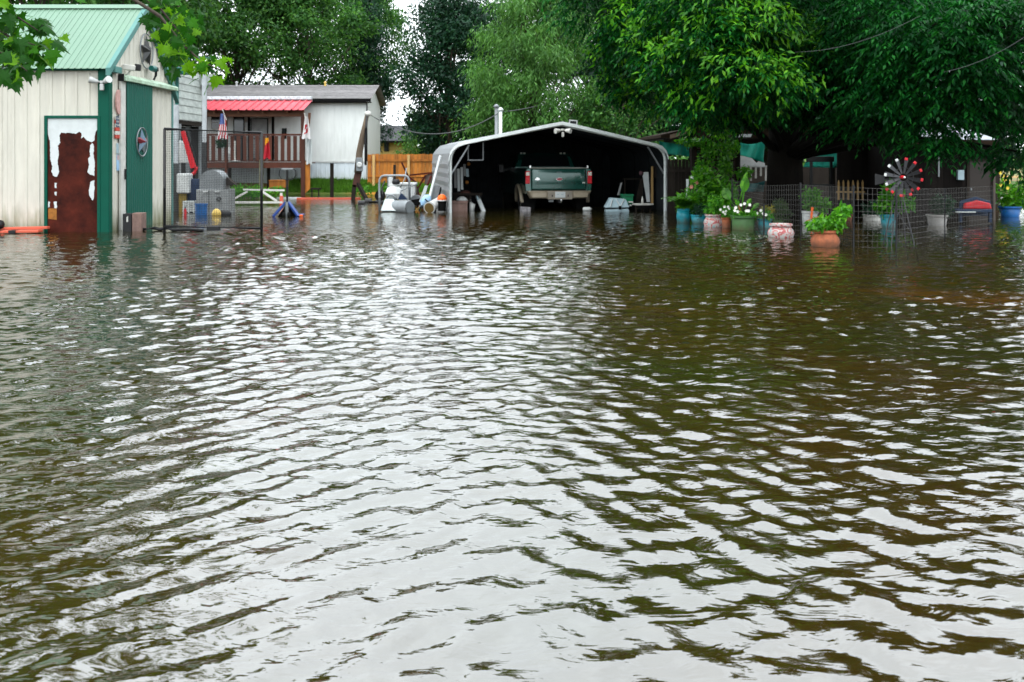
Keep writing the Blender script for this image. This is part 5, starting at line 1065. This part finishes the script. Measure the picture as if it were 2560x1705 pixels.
# ------------------------------------------------------------------ potted plants
def pot(label, px, pyb, w, h, mat, shape='flare', rim=None, name='potted_plant', cat='potted plant', Y=None):
    Y = Y or WY(pyb); r = S(w / 2, Y); hh = S(h, Y); c = Vector((X(px, Y), Y, 0)); root = thing(name, label, cat, (c.x, c.y, -.2))
    pr_ = {'flare': [(r * .62, -.2), (r * .78, 0), (r * .94, hh * .85)], 'round': [(r * .5, -.2), (r * .86, -.02), (r, hh * .45), (r * .88, hh * .85)],
           'urn': [(r * .55, -.2), (r * .88, -.03), (r, hh * .28), (r * .93, hh * .50), (r * .74, hh * .76)], 'straight': [(r * .8, -.2), (r * .86, 0), (r * .92, hh * .8)]}[shape]
    top = pr_[-1][0]
    B().lathe(pr_ + [(top * .9, hh * .85), (top * .85, hh * .75), (.01, hh * .75)], c, 26, cap=False).build('pot', mat, root, smooth=True)
    rr_ = r * (rim or .98)
    B().lathe([(top * .98, hh * .80), (rr_, hh * .84), (rr_, hh * .99), (rr_ * .93, hh), (top * .86, hh * .88)], c, 26, cap=False).build('rim', mat, root, auto=True)
    return root, Y, r, hh, c
def foliage(root, V, mat, name='foliage'):
    o = quads_object(name, V, mat, root); o['kind'] = 'stuff'; return o
def fol(root, boxes, Y, n, L, Wd, mat, droop=.2, dep=.25, upb=.5, name='foliage'):
    cs = [P((x0 + x1) / 2, (y0 + y1) / 2, Y) for x0, y0, x1, y1 in boxes]; rs = [(S((x1 - x0) / 2, Y), dep, S((y1 - y0) / 2, Y)) for x0, y0, x1, y1 in boxes]
    return foliage(root, cloud(cs, rs, n, L, Wd, droop, upb), mat, name)
def flowers(root, pts, Y, r, mat):
    for px, py in pts:
        c = P(px, py, Y); b = B()
        for k in range(6):
            a = k * math.pi / 3; d = Vector((math.cos(a), -.25, math.sin(a))); t_ = Vector((-math.sin(a), 0, math.cos(a)))
            b.add([c, c + d * r * .6 - t_ * r * .42, c + d * r * 1.1, c + d * r * .6 + t_ * r * .42], [(0, 1, 2, 3)])
        b.build('flower', mat, root)
def stems(root, base, tips, r=.008, mat=None):
    b = B()
    for t_ in tips: b.tube([base, (base + t_) / 2 + Vector((random.uniform(-.03, .03), 0, .05)), t_], [r, r * .8, r * .4], 5)
    b.build('stems', mat or LEAF_X, root)
def fronds(root, base, n, length, mat, width=.05, spread=1.0, up=.9, leaflets=9):
    V = []
    for k in range(n):
        a = RNG.random() * 6.28; sp = spread * (.4 + .6 * RNG.random()); L_ = length * (.7 + .5 * RNG.random()); pts = []
        for j in range(leaflets + 1):
            t_ = j / leaflets; pts.append(np.array([base[0] + math.cos(a) * sp * L_ * t_, base[1] + math.sin(a) * sp * L_ * t_, base[2] + L_ * (up * t_ - .75 * t_ * t_)]))
        for j in range(1, leaflets + 1):
            d = pts[j] - pts[j - 1]; s_ = np.cross(d, [0, 0, 1]); s_ = s_ / (np.linalg.norm(s_) + 1e-6)
            for sg in (-1, 1):
                V.append(leaf_quads(pts[j][None], length * .32 * (1.15 - .6 * j / leaflets), width, (s_ * sg + d / np.linalg.norm(d) * .7)[None], np.array([[0, 0, 1.]])))
    foliage(root, np.concatenate(V), mat, 'fronds')
# left to right
r_, Y_, rad, hh, c = pot('fern in a round teal glazed pot beside the carport post', 1709, 556, 36, 34, TEAL, 'round', .9); fronds(r_, (c.x, c.y, hh), 70, .44, LEAF_D, .05, 1.0, 1.25); stems(r_, c + Vector((0, 0, hh * .7)), [P(1690, 520, Y_), P(1725, 515, Y_)])
r_, Y_, rad, hh, c = pot('low teal scalloped bowl planter left of the red and white pot', 1747, 558, 42, 22, TEAL, 'flare'); fol(r_, [(1730, 512, 1772, 545)], Y_, 240, .10, .04, LEAF_B)
r_, Y_, rad, hh, c = pot('red and white painted pot squeezed between teal bowl and small terracotta pot', 1784, 566, 50, 31, POTRW, 'urn', .86); fol(r_, [(1762, 505, 1806, 538), (1770, 490, 1800, 520)], Y_, 190, .11, .04, LEAF_X)
r_, Y_, rad, hh, c = pot('small square-shouldered terracotta pot beside the green planter', 1816, 569, 24, 26, TERRA, 'straight', 1.02); fol(r_, [(1803, 520, 1832, 545)], Y_, 160, .08, .035, LEAF_X)
flowers(r_, [(1811, 517), (1820, 517), (1801, 524), (1808, 530), (1815, 528), (1823, 521), (1813, 535)], Y_ - .15, .030, PETALW); stems(r_, c + Vector((0, 0, hh)), [P(a, b_ + 3, Y_ - .1) for a, b_ in ((1811, 517), (1820, 517), (1801, 524), (1823, 521))])
r_, Y_, rad, hh, c = pot('wide green plastic planter with tall paddle leaves and white flowers', 1858, 573, 62, 35, GREENP, 'straight', 1.02)
for (b0, tip, wd_, m_) in (((1848, 536), (1808, 470), .20, LEAF_C), ((1852, 534), (1866, 440), .20, LEAF_D), ((1850, 520), (1840, 498), .10, LEAF_X), ((1856, 534), (1878, 496), .10, LEAF_D), ((1862, 538), (1898, 508), .10, LEAF_C), ((1850, 500), (1868, 428), .12, LEAF_D)):
    q0, q1 = P(*b0, Y_), P(*tip, Y_); d = q1 - q0; mid = q0.lerp(q1, .55 if b0[1] > 520 else .3); s_ = Vector((d.z, 0, -d.x)).normalized(); b = B()
    N = 8
    for k in range(N):
        t0, t1 = k / N, (k + 1) / N; w0, w1 = wd_ * math.sin(math.pi * t0) ** .8 / 2, wd_ * math.sin(math.pi * t1) ** .8 / 2
        a0, a1 = mid.lerp(q1, t0), mid.lerp(q1, t1); o_ = Vector((0, -.05, 0)); f_ = Vector((0, .35, 0))
        b.add([a0 - s_ * w0 + f_ * w0, a0 + o_ * 0, a1, a1 - s_ * w1 + f_ * w1], [(0, 1, 2, 3)]).add([a0, a0 + s_ * w0 + f_ * w0, a1 + s_ * w1 + f_ * w1, a1], [(0, 1, 2, 3)])
    b.build('paddle_leaf', m_, r_, smooth=True); B().tube([q0, mid, q0.lerp(q1, .8)], [.018, .014, .006], 6).build('leaf_stalk', LEAF_X, r_, smooth=True)
fol(r_, [(1830, 520, 1850, 546), (1866, 525, 1890, 545), (1842, 530, 1875, 545)], Y_, 130, .09, .035, LEAF_X); flowers(r_, [(1839, 519), (1844, 529), (1861, 509), (1852, 512), (1871, 527), (1874, 512), (1837, 526), (1866, 527)], Y_ - .2, .034, PETALW)
B().tube([P(1848, 545, Y_), P(1850, 525, Y_), P(1846, 512, Y_)], [.03, .025, .01], 8).build('trunk', M('brown_stalk', (.20, .09, .03), .7), r_)
r_, Y_, rad, hh, c = pot('teal pot with white flowers and yellowing leaves by a thin black post', 1911, 572, 38, 26, TEAL, 'flare'); fol(r_, [(1898, 525, 1930, 550)], Y_, 200, .09, .035, LEAF_X); fol(r_, [(1908, 515, 1934, 532)], Y_ + .1, 90, .09, .03, LEAF_Y)
flowers(r_, [(1892, 533), (1902, 526), (1908, 534), (1915, 537)], Y_ - .2, .034, PETALW)
r_, Y_, rad, hh, c = pot('grey green shrub behind the empty red and white pot', 1945, 560, 30, 10, GREENP, 'flare'); fol(r_, [(1925, 510, 1975, 562), (1935, 500, 1965, 530)], Y_ + .3, 420, .10, .025, leafmat('leaf_grey_green', (.035, .070, .030), (.060, .105, .045), (.10, .14, .06)), .1)
pot('empty red and white painted pot with flared pale rim, nearest the water', 1952, 592, 66, 33, POTRW, 'urn', .86)
r_, Y_, rad, hh, c = pot('large round terracotta pot with leafy vine, nearest the camera', 2063, 615, 72, 40, TERRA, 'urn', .80); fol(r_, [(2020, 548, 2060, 575), (2040, 540, 2090, 572), (2070, 545, 2108, 580), (2085, 525, 2110, 550), (2098, 515, 2125, 535)], Y_, 120, .10, .06, LEAF_D, .3, .22)
r_, Y_, rad, hh, c = pot('white bucket planter with glossy shrub behind the wire fence', 2025, 561, 42, 34, WHITE, 'straight', 1.02); fol(r_, [(2006, 470, 2050, 505), (2010, 500, 2065, 530), (2040, 500, 2075, 525)], Y_, 170, .11, .06, LEAF_X)
B().bar(P(2028, 546, Y_ - .3), P(2031, 518, Y_ - .3), .05, .02).build('plant_stake', ORANGE, r_); B().bar(P(2015, 553, Y_ - .3), P(2050, 540, Y_ - .3), .04, .02).build('plant_stake', M('faded_orange', (.5, .17, .07), .6), r_)
r_, Y_, rad, hh, c = pot('bright teal pot standing behind the windmill tower', 2222, 570, 44, 35, TEAL, 'flare', 1.0); fol(r_, [(2205, 470, 2260, 515), (2215, 455, 2250, 490), (2240, 490, 2280, 525), (2190, 495, 2230, 535)], Y_, 190, .13, .07, LEAF_X); flowers(r_, [(2217, 473), (2236, 485), (2258, 488), (2281, 474)], Y_ - .2, .04, M('red_petal', (.45, .02, .03), .6))
r_, Y_, rad, hh, c = pot('pale grey planter with dark rounded shrub before the dark shed', 2343, 563, 52, 27, PLANTERG, 'flare', 1.04); fol(r_, [(2328, 485, 2385, 540), (2335, 500, 2375, 545)], Y_, 420, .10, .04, LEAF_B)
r_, Y_, rad, hh, c = pot('low white trough planter left of the bright teal pot', 2182, 552, 50, 16, OFFW, 'straight', 1.02); fol(r_, [(2155, 505, 2210, 540)], Y_, 300, .11, .045, LEAF_B)
r_, Y_, rad, hh, c = pot('terracotta pot half hidden behind the vine of the large pot', 2118, 553, 28, 20, TERRA, 'flare'); fol(r_, [(2105, 520, 2132, 540)], Y_, 140, .09, .04, LEAF_B)
r_, Y_, rad, hh, c = pot('blue tub with yellow flowered plants at the right edge', 2525, 541, 54, 26, BLUE, 'flare', 1.03); fol(r_, [(2495, 450, 2530, 525), (2510, 480, 2555, 525), (2535, 440, 2570, 520)], Y_, 210, .16, .06, LEAF_D); flowers(r_, [(2501, 432), (2512, 450), (2502, 463), (2519, 470), (2508, 440), (2522, 455)], Y_ - .3, .045, PETALY)
gb_ = thing('garden_glider', 'dark blue garden bench with red cushion beside the shed door', 'bench', P(2440, 540, 22.8))
Yb = 23.0
B().prism([P(2398, 540, Yb), P(2400, 503, Yb), P(2440, 492, Yb), P(2478, 503, Yb), P(2480, 540, Yb)], (0, .06, 0)).build('backrest', DKBLUE, gb_, bevel=.02); B().prism([P(2404, 522, Yb - .06), P(2408, 508, Yb - .06), P(2440, 500, Yb - .06), P(2472, 508, Yb - .06), P(2476, 522, Yb - .06)], (0, -.10, 0)).build('cushion', REDP, gb_, bevel=.03)
B().pb(2394, 524, 2484, 531, Yb - .4, .4).build('seat', DKBLUE, gb_, bevel=.01); B().pb(2390, 529, 2440, 531.5, Yb - .5, .06).build('front_slat', LGREY, gb_)
for a in (2400, 2474): B().pb(a, 530, a + 6, 556, Yb - .35, .08).build('leg', DKBLUE, gb_)
# shrub mass, trellis with vine, small garden things
sh = thing('rose_shrub', 'tall tangled green shrub behind the teal pots', 'shrub', (X(1765, 24.3), 24.3, -.2))
fol(sh, [(1725, 430, 1800, 490), (1700, 480, 1760, 540), (1745, 470, 1830, 540), (1790, 450, 1840, 500), (1720, 500, 1800, 552), (1770, 500, 1835, 552), (1735, 420, 1775, 450)], 23.9, 420, .13, .06, LEAF_X, .2, .4)
B().tube([(X(1765, 24.3), 24.3, -.3), P(1768, 500, 24.3), P(1755, 450, 24.3)], [.04, .03, .015], 6).build('stem', BARK, sh); B().tube([(X(1790, 24.3), 24.3, -.3), P(1800, 500, 24.3), P(1815, 465, 24.3)], [.03, .025, .015], 6).build('stem', BARK, sh)
fol(sh, [(1690, 470, 1745, 535), (1735, 425, 1795, 490), (1780, 455, 1840, 520), (1705, 500, 1770, 548), (1765, 500, 1830, 545)], 23.5, 150, .12, .06, LEAF_D, .2, .25, name='young_leaves')
flowers(sh, [(1741, 457), (1728, 467)], 23.7, .05, PETALP)
tl_ = thing('vine_trellis', 'brown lattice trellis overgrown with green vine', 'trellis', (X(1790, 26), 26, -.2))
for k in range(9): B().pb(1738 + k * 12.5, 352, 1742 + k * 12.5, 470, 26.0, .03).build('lattice_strip', BRWOOD, tl_)
for k in range(8): B().pb(1735, 358 + k * 14, 1845, 361 + k * 14, 26.035, .03).build('lattice_strip', BRWOOD, tl_)
for a in (1733, 1846): B().bb((X(a, 26) - .05, 26, -.3), (X(a, 26) + .05, 26.1, Z(350, 26))).build('post', DKWOOD, tl_)
fol(tl_, [(1755, 290, 1800, 330), (1770, 310, 1850, 345), (1690, 344, 1760, 362), (1750, 345, 1800, 385), (1740, 380, 1790, 440), (1800, 345, 1850, 395), (1795, 390, 1830, 450), (1840, 415, 1880, 445)], 25.8, 200, .11, .06, LEAF_X, .3, .25, name='vine')
fol(tl_, [(1760, 300, 1800, 335), (1775, 350, 1830, 400), (1795, 400, 1832, 450), (1695, 344, 1750, 362)], 25.5, 70, .11, .06, LEAF_D, .3, .15, name='vine')
for px_, y0, y1, lb in ((1719, 448, 500, 'pale grey garden pipe left of the pink roses'), (1744, 470, 500, 'short pale garden pipe inside the shrub')):
    one('garden_pipe', lb, 'pipe', B().tube([P(px_, y0, 23.9), P(px_, 556, 23.9)], .035, 8), LGREY, smooth=True)
gl_ = thing('solar_lamp', 'round white solar lamp above the garden pipe', 'lamp', P(1732, 560, 24)); B().lathe([(.02, -.05), (.06, -.03), (.07, .01), (.03, .06)], P(1732, 445, 24), 12).build('globe', WHITE, gl_, smooth=True); B().tube([P(1732, 450, 24), P(1732, 556, 24)], .012, 6).build('stem', BLACK, gl_)

# ------------------------------------------------------------------ trees
def limb(b, p, q, r0, r1, bend=.12, n=5, k=7):
    p, q = Vector(p), Vector(q); d = (q - p).length; off = Vector((random.uniform(-1, 1), random.uniform(-1, 1), random.uniform(.2, 1))) * d * bend
    pts = [p.lerp(q, t_) + off * math.sin(math.pi * t_) for t_ in [j / n for j in range(n + 1)]]
    b.tube(pts, [r0 + (r1 - r0) * j / n for j in range(n + 1)], k); return pts
def tree(name, label, loc, h, cr, trunk_r, mat, bark, seed, nclump=60, nleaf=260, L=.28, Wd=.14, z0f=.28, clump=1.0, droop=.2, group=None, lean=(0, 0), upb=.5, flat=.8):
    """tapered trunk, limbs to every third clump, leaf clumps spread unevenly through the crown"""
    rng = np.random.default_rng(seed); random.seed(seed); loc = Vector(loc)
    root = thing(name, label, 'tree', loc, group)
    top = loc + Vector((lean[0], lean[1], h * .86)); tb_ = B(); fork = loc.lerp(top, .42)
    tp = limb(tb_, loc - Vector((0, 0, .4)), top, trunk_r, trunk_r * .18, .03, 8, 9)
    cs = []; rs = []
    for k in range(nclump):
        v = rng.random(); z = h * (z0f + (1 - z0f) * v); prof_ = math.sin(math.pi * min(1, .18 + .82 * (v ** .8))) ** .6
        a = rng.random() * 6.283; rr_ = cr * prof_ * rng.random() ** .45
        cs.append([loc.x + lean[0] * z / h + math.cos(a) * rr_, loc.y + lean[1] * z / h + math.sin(a) * rr_, loc.z + z])
        s_ = clump * (.65 + .8 * rng.random()); rs.append([s_ * (1.0 + .5 * rng.random()), s_ * (1.0 + .5 * rng.random()), s_ * flat])
    for k in range(0, nclump, 2):
        c_ = Vector(cs[k]); t_ = max(.12, min(.95, (c_.z - loc.z) / h * .72 - .08)); st = tp[min(len(tp) - 1, int(t_ * (len(tp) - 1) + .5))]
        limb(tb_, st, c_, trunk_r * .32 * (1.1 - t_), .02, .14, 4, 5)
    tb_.build('trunk', bark, root, smooth=True)
    V = cloud(cs, rs, nleaf, L, Wd, droop, upb, .55, rng, .55)
    o = quads_object('crown', V, mat, root); o['kind'] = 'stuff'
    return root
def place(src, loc, rz, sc, label):
    c = copy_tree(src); c.location = loc; c.rotation_euler = (0, 0, rz); c.scale = (sc[0], sc[0], sc[1]); c['label'] = label; return c
gz = lambda x, y: float(ground_z(np.array(x), np.array(y)))
def at(px, Y): x_ = X(px, Y); return (x_, Y, gz(x_, Y))
GB = 'trees behind the mobile home'
tA = tree('broadleaf_tree', 'broad mid green tree directly behind the porch roof', at(600, 52), 10.8, 4.0, .26, LEAF_A, BARK, 21, 58, 430, .20, .105, .40, .92, group=GB)
tB = tree('broadleaf_tree', 'dark oak behind the left carport eave', at(1120, 50), 10.0, 2.3, .30, LEAF_B, BARK, 33, 66, 380, .19, .10, .13, .9, group=GB)
place(tA, at(420, 50), 1.9, (1.05, 1.05), 'broad green tree behind the teal eaved cabin')
place(tA, at(762, 53), 3.7, (1.0, 1.0), 'broad green tree behind the middle of the grey shingle roof')
place(tA, at(880, 58), 5.0, (.8, 1.15), 'green tree behind the right half of the grey roof')
place(tA, at(300, 44), 4.2, (1.15, 1.5), 'green tree rising behind the shed gable peak')
place(tA, at(110, 42), 5.6, (1.3, 1.75), 'green tree hidden behind the mint shed roof')
place(tA, at(-120, 36), 2.2, (1.35, 1.8), 'green tree beyond the left picture edge')
place(tB, at(915, 55), 2.4, (.6, 1.05), 'tall dark narrow tree just right of the mobile home roof end')
place(tB, at(1225, 60), 1.2, (1.3, 1.05), 'dark tree half hidden behind the pale feathery tree')
place(tB, at(1640, 46), .4, (1.7, 1.0), 'dark tree behind the gap between carport and lean-to')
place(tB, at(1760, 52), 3.0, (1.8, 1.1), 'dark tree behind the vine trellis')
place(tB, at(1920, 48), 5.2, (1.8, 1.15), 'dark tree behind the pecan trunk')
place(tB, at(2110, 44), 2.0, (1.8, 1.1), 'dark tree behind the widest teal tarp')
place(tB, at(2300, 40), 4.0, (1.7, 1.1), 'dark tree behind the dark board shed')
place(tB, at(2430, 40), .9, (1.3, 1.2), 'dark tree behind the white metal roof of the dark shed')
place(tA, at(2930, 34), 1.1, (1.0, 1.0), 'green tree beyond the right picture edge')
place(tA, at(3300, 30), 4.1, (1.0, 1.1), 'second green tree well beyond the right picture edge')
place(tA, at(1470, 58), 3.3, (1.2, 1.0), 'green tree far behind the carport peak')
tree('feathery_tree', 'pale feathery willowy tree rising behind the carport', at(1345, 42), 8.8, 3.15, .24, LEAF_C, BARK, 55, 92, 330, .24, .055, .14, .80, droop=.75, upb=.35, flat=.9)
tree('feathery_tree', 'small pale green tree low behind the carport right eave', at(1560, 40), 5.4, 2.0, .12, LEAF_A, BARK, 57, 40, 220, .17, .07, .2, .6)
tree('young_tree', 'small distant light tree in the sky gap by the yellow house', at(1052, 66), 4.2, 1.8, .10, LEAF_C, BARK, 58, 30, 160, .2, .1, .1, .6)
# big pecan, right: compound drooping leaves in sprays
pec = thing('pecan_tree', 'huge spreading dark green pecan tree over the right garden', 'tree', (X(1962, 25), 25, -.25))
random.seed(91); rng = np.random.default_rng(92); tb_ = B(); base = Vector((X(1962, 25), 25, -.5))
tp = limb(tb_, base, base + Vector((.3, .2, 6.5)), .50, .30, .02, 7, 12); limb(tb_, base + Vector((.1, .1, 2.2)), base + Vector((.9, -1.2, 4.6)), .3, .16, .08, 5, 9)
cl = []                                  # clump centre, radii, share
def clump(px, py, Y, rx, ry, rz, w=1.0): q = P(px, py, Y); cl.append((q, (rx, ry, rz), w))
for a in ((1640, 110, 22.5, .75, .8, .55), (1700, 160, 21.5, .8, .8, .5), (1790, 100, 21, .9, .9, .55), (1880, 70, 21, .9, .9, .55), (1860, 180, 20.5, .9, .8, .5), (1940, 210, 20.5, .8, .8, .45), (1760, 240, 21.5, .8, .8, .45), (1700, 30, 22, .9, .9, .6), (1800, 10, 21.5, 1, 1, .6), (1580, 60, 24, .8, .8, .7), (1540, 130, 25, .7, .8, .6), (1560, 200, 25.5, .6, .8, .5), (1620, 230, 25, .8, .8, .5), (1780, 280, 23, .8, .8, .35), (1860, 270, 22.5, .9, .9, .35), (1980, 120, 22, .9, .9, .6)):
    clump(*a, 1.15)
for a in ((2060, 60, 23, 1.1, 1, .7), (2080, 180, 23, 1.0, 1, .6), (2060, 270, 23.5, 1.0, .9, .45), (2170, 110, 21, 1.0, 1, .7), (2200, 30, 20.5, 1.1, 1, .7), (2260, 120, 19.5, .9, .9, .65), (2300, 210, 19.5, .9, .9, .55), (2200, 230, 20.5, .9, .9, .5), (2150, 300, 22, .9, .9, .4), (2250, 300, 21, .9, .9, .35), (2330, 290, 20, .8, .8, .35), (2340, 60, 19, 1, 1, .7), (2420, 140, 18.5, .8, .9, .6), (2400, 250, 19, .7, .8, .4), (2500, 200, 19, .8, .8, .5), (2540, 280, 19.5, .7, .8, .5), (2550, 380, 19.5, .5, .6, .4), (2460, 60, 19, .9, .9, .6), (2560, 60, 19, .9, .9, .7), (2330, 350, 19.8, .45, .5, .25), (2385, 365, 19.6, .35, .4, .2)):
    clump(*a, 1.0)
for k in range(46):                      # the rest of the crown, above the picture and behind
    a = rng.random() * 6.283; rr_ = 6.2 * rng.random() ** .5; z = 5.0 + 3.6 * rng.random(); f_ = math.sqrt(max(.2, 1 - ((z - 5.4) / 4.2) ** 2))
    cl.append((Vector((base.x + .8 + math.cos(a) * rr_ * f_, 25 + math.sin(a) * rr_ * f_ * .9, z)), (1.2, 1.2, .8), .8))
for i, (q, r3, w) in enumerate(cl):
    t_ = max(.35, min(.98, (q.z + .5) / 9.0 + .05)); limb(tb_, tp[int(t_ * (len(tp) - 1))], q, .11, .02, .10, 5, 6)
tb_.build('trunk', DKBARK, pec, smooth=True)
V = []
for q, r3, w in cl:
    n = int(175 * w * (r3[0] * r3[1] * r3[2] / .45) ** .62); d = nrm(rng.standard_normal((n, 3))); off = d * (rng.random((n, 1)) ** .5) * np.array(r3); C = np.array(q) + off
    ax = nrm(nrm(off) * np.array([1, 1, .3]) + rng.standard_normal((n, 3)) * .45); ax[:, 2] -= .25; ax = nrm(ax); Ln = .34 * (.7 + .6 * rng.random((n, 1)))
    side = nrm(np.cross(ax, np.array([0, 0, 1.0])))
    for j in range(5):
        t_ = .25 + .75 * j / 4; p = C + ax * Ln * t_ - np.array([0, 0, 1]) * Ln * .35 * t_ * t_
        for sg in ((-1, 1) if j < 4 else (0,)):
            la = side * sg * .9 + ax * (.55 if sg else 1) - np.array([0, 0, .55]) + rng.standard_normal((n, 3)) * .12
            V.append(leaf_quads(p, .165 - .008 * j, .052, la, np.array([0, 0, 1.0]) + side * sg * .4 + rng.standard_normal((n, 3)) * .25, .2, rng))
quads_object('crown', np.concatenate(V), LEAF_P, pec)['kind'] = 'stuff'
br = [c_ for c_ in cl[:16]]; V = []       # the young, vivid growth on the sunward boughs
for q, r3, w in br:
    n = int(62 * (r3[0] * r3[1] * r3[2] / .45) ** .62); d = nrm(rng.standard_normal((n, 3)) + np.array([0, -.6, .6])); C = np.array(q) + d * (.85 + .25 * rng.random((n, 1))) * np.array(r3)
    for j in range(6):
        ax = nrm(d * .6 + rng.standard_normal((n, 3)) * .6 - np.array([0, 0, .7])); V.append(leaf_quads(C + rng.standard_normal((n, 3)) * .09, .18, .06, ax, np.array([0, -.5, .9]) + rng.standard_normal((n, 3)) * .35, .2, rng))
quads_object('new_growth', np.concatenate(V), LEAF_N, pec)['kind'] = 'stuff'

# ------------------------------------------------------------------ near maple, top left
mp_ = thing('maple_tree', 'maple hanging lobed bright green leaves into the top left corner', 'tree', (-8.6, 8.2, -.3))
random.seed(17); mt = B(); tp = limb(mt, (-8.6, 8.2, -.6), (-8.2, 8.4, 9.5), .26, .06, .03, 7, 10)
half = [(0, 0), (.10, .02), (.30, -.10), (.26, .06), (.48, .10), (.34, .22), (.50, .44), (.30, .38), (.22, .46), (.16, .72), (.08, .66)]
lobe = half + [(0, 1.0)] + [(-a, b_) for a, b_ in half[:0:-1]]
LSIZE = .155; leafmesh = []
for v in range(3):
    b = B(); ctr = (0, .35, 0); pts = [(a * LSIZE, (c_ - .05) * LSIZE, (abs(a) * .35 * (v - .6) - .12 * max(0, c_ - .4)) * LSIZE) for a, c_ in lobe]
    n = len(pts); b.v = [(0, .33 * LSIZE, .04 * LSIZE)] + pts; b.f = [(0, i + 1, (i + 1) % n + 1) for i in range(n)]; b.m = [0] * n
    b.add([(-.004, 0, 0), (.004, 0, 0), (.002, -.07, -.02), (-.002, -.07, -.02)], [(0, 1, 2, 3)])
    leafmesh.append(b.mesh('leaf', leafmat('maple_leaf_%s' % ('deep', 'mid', 'fresh')[v], *[((.008, .050, .005), (.014, .075, .006), (.022, .095, .008)), ((.024, .125, .006), (.036, .155, .008), (.05, .18, .009)), ((.085, .235, .008), (.11, .27, .010), (.14, .31, .012))][v], .45, .45, .12)))
paths = [([(-90, -60), (40, 40), (100, 80)], 9.0, 34), ([(-80, 30), (30, 95), (105, 118)], 9.0, 34), ([(-70, 90), (20, 140), (68, 178)], 8.8, 28), ([(-60, 0), (0, 100), (30, 160)], 9.2, 30),
         ([(335, -40), (400, 20), (440, 70), (470, 115)], 10.2, 44), ([(400, 40), (455, 110), (505, 155), (568, 182)], 9.8, 46), ([(370, 0), (425, 95), (450, 150)], 10.5, 34), ([(430, -30), (455, 40), (475, 90)], 10.8, 24), ([(180, -50), (180, 8)], 9.4, 3)]
for pl, Y_, n in paths:
    p3 = [P(a, c_, Y_) for a, c_ in pl]; src = Vector((-8.3, 8.4, 4.6)) if pl[0][0] < 0 else Vector((-8.25, 8.4, 5.4))
    br_ = thing  # branch polyline runs from the trunk into view
    mid = src.lerp(p3[0], .6) + Vector((0, 0, .25)); mt.tube([src, mid] + p3, [.045, .03] + [.018 * (1 - .75 * i / max(1, len(p3) - 1)) for i in range(len(p3))], 6)
    for k in range(n):
        t_ = random.random() ** .8 * (len(p3) - 1); i = min(int(t_), len(p3) - 2); q = p3[i].lerp(p3[i + 1], t_ - i)
        q = q + Vector((random.gauss(0, .07), random.gauss(0, .12), random.gauss(0, .075) - .03)); tip = k > n * .75 and pl[0][0] > 200 and pl[-1][0] > 500
        o = bpy.data.objects.new('leaf', leafmesh[2 if (tip or random.random() < .2) else random.choice((0, 0, 1))]); COL.objects.link(o); o.parent = mp_; o.location = q - wloc(mp_)
        d = Vector((random.uniform(-.6, 1), random.uniform(-.6, .6), random.uniform(-1.2, .1))).normalized(); nn_ = Vector((random.gauss(0, .5), -.8 + random.gauss(0, .4), .6 + random.gauss(0, .4)))
        sx_ = d.cross(nn_).normalized(); up_ = sx_.cross(d).normalized(); o.rotation_euler = Matrix((sx_, d, up_)).transposed().to_euler(); s_ = random.uniform(.75, 1.25); o.scale = (s_, s_, s_)
rng = np.random.default_rng(71); cs, rs = [], []
for k in range(60):
    a = rng.random() * 6.283; z = 5.5 + 5.4 * rng.random(); rr_ = 4.4 * rng.random() ** .5 * math.sqrt(max(.3, 1 - ((z - 7.2) / 4.6) ** 2)); c_ = (-7.3 + math.cos(a) * rr_, 10.2 + math.sin(a) * rr_, z); cs.append(c_); rs.append((.85, .85, .6)); limb(mt, tp[min(7, int(3 + (z - 5.5) / 1.5))], c_, .05, .012, .1, 4, 5)
mt.build('trunk', BARK, mp_, smooth=True)
quads_object('crown', cloud(cs, rs, 190, .19, .15, .4, .6, .5, rng, .6), LEAF_M, mp_)['kind'] = 'stuff'

# ------------------------------------------------------------------ grass strip and far woods
rng = np.random.default_rng(4); n = 26000
gx_ = rng.uniform(X(705, 41.5), X(1110, 42.5), n); gy_ = rng.uniform(41.8, 42.95, n); gz_ = ground_z(gx_, gy_); ok = gz_ > -.02; C = np.stack([gx_, gy_, gz_], -1)[ok]
ax = np.array([0, 0, 1.0]) + rng.standard_normal(C.shape) * .35
tag(quads_object('grass', leaf_quads(C, .16, .022, ax, rng.standard_normal(C.shape) + np.array([0, -1.0, .3]), .35, rng), GRASSM), 'bright green lawn strip between flood and mobile home', 'grass', None, 'stuff')
cs, rs = [], []
for k in range(150):
    x_ = -75 + 150 * k / 149 + rng.uniform(-1, 1); cs.append((x_, 105 + rng.uniform(-6, 6), rng.uniform(.3, 1.4))); rs.append((2.2, 2.0, 1.3))
for k in range(60): x_ = rng.choice([rng.uniform(-75, -32), rng.uniform(12, 75)]); cs.append((x_, 110 + rng.uniform(-5, 5), rng.uniform(2, 6))); rs.append((2.4, 2.0, 1.6))
tag(quads_object('distant_woods', cloud(cs, rs, 130, .75, .42, .2, .5, .5, rng, .6), LEAF_A), 'far hazy green woods along the horizon', 'woods', None, 'stuff')
wd2 = cloud([(X(a, 37), 37, .25) for a in (585, 600, 615, 630, 645, 690, 905, 975)], [(.35, .3, .22)], 110, .16, .05, .1, .4)
tag(quads_object('waterside_weeds', wd2, LEAF_X), 'low weeds poking out of the water under the porch', 'weeds', None, 'stuff')
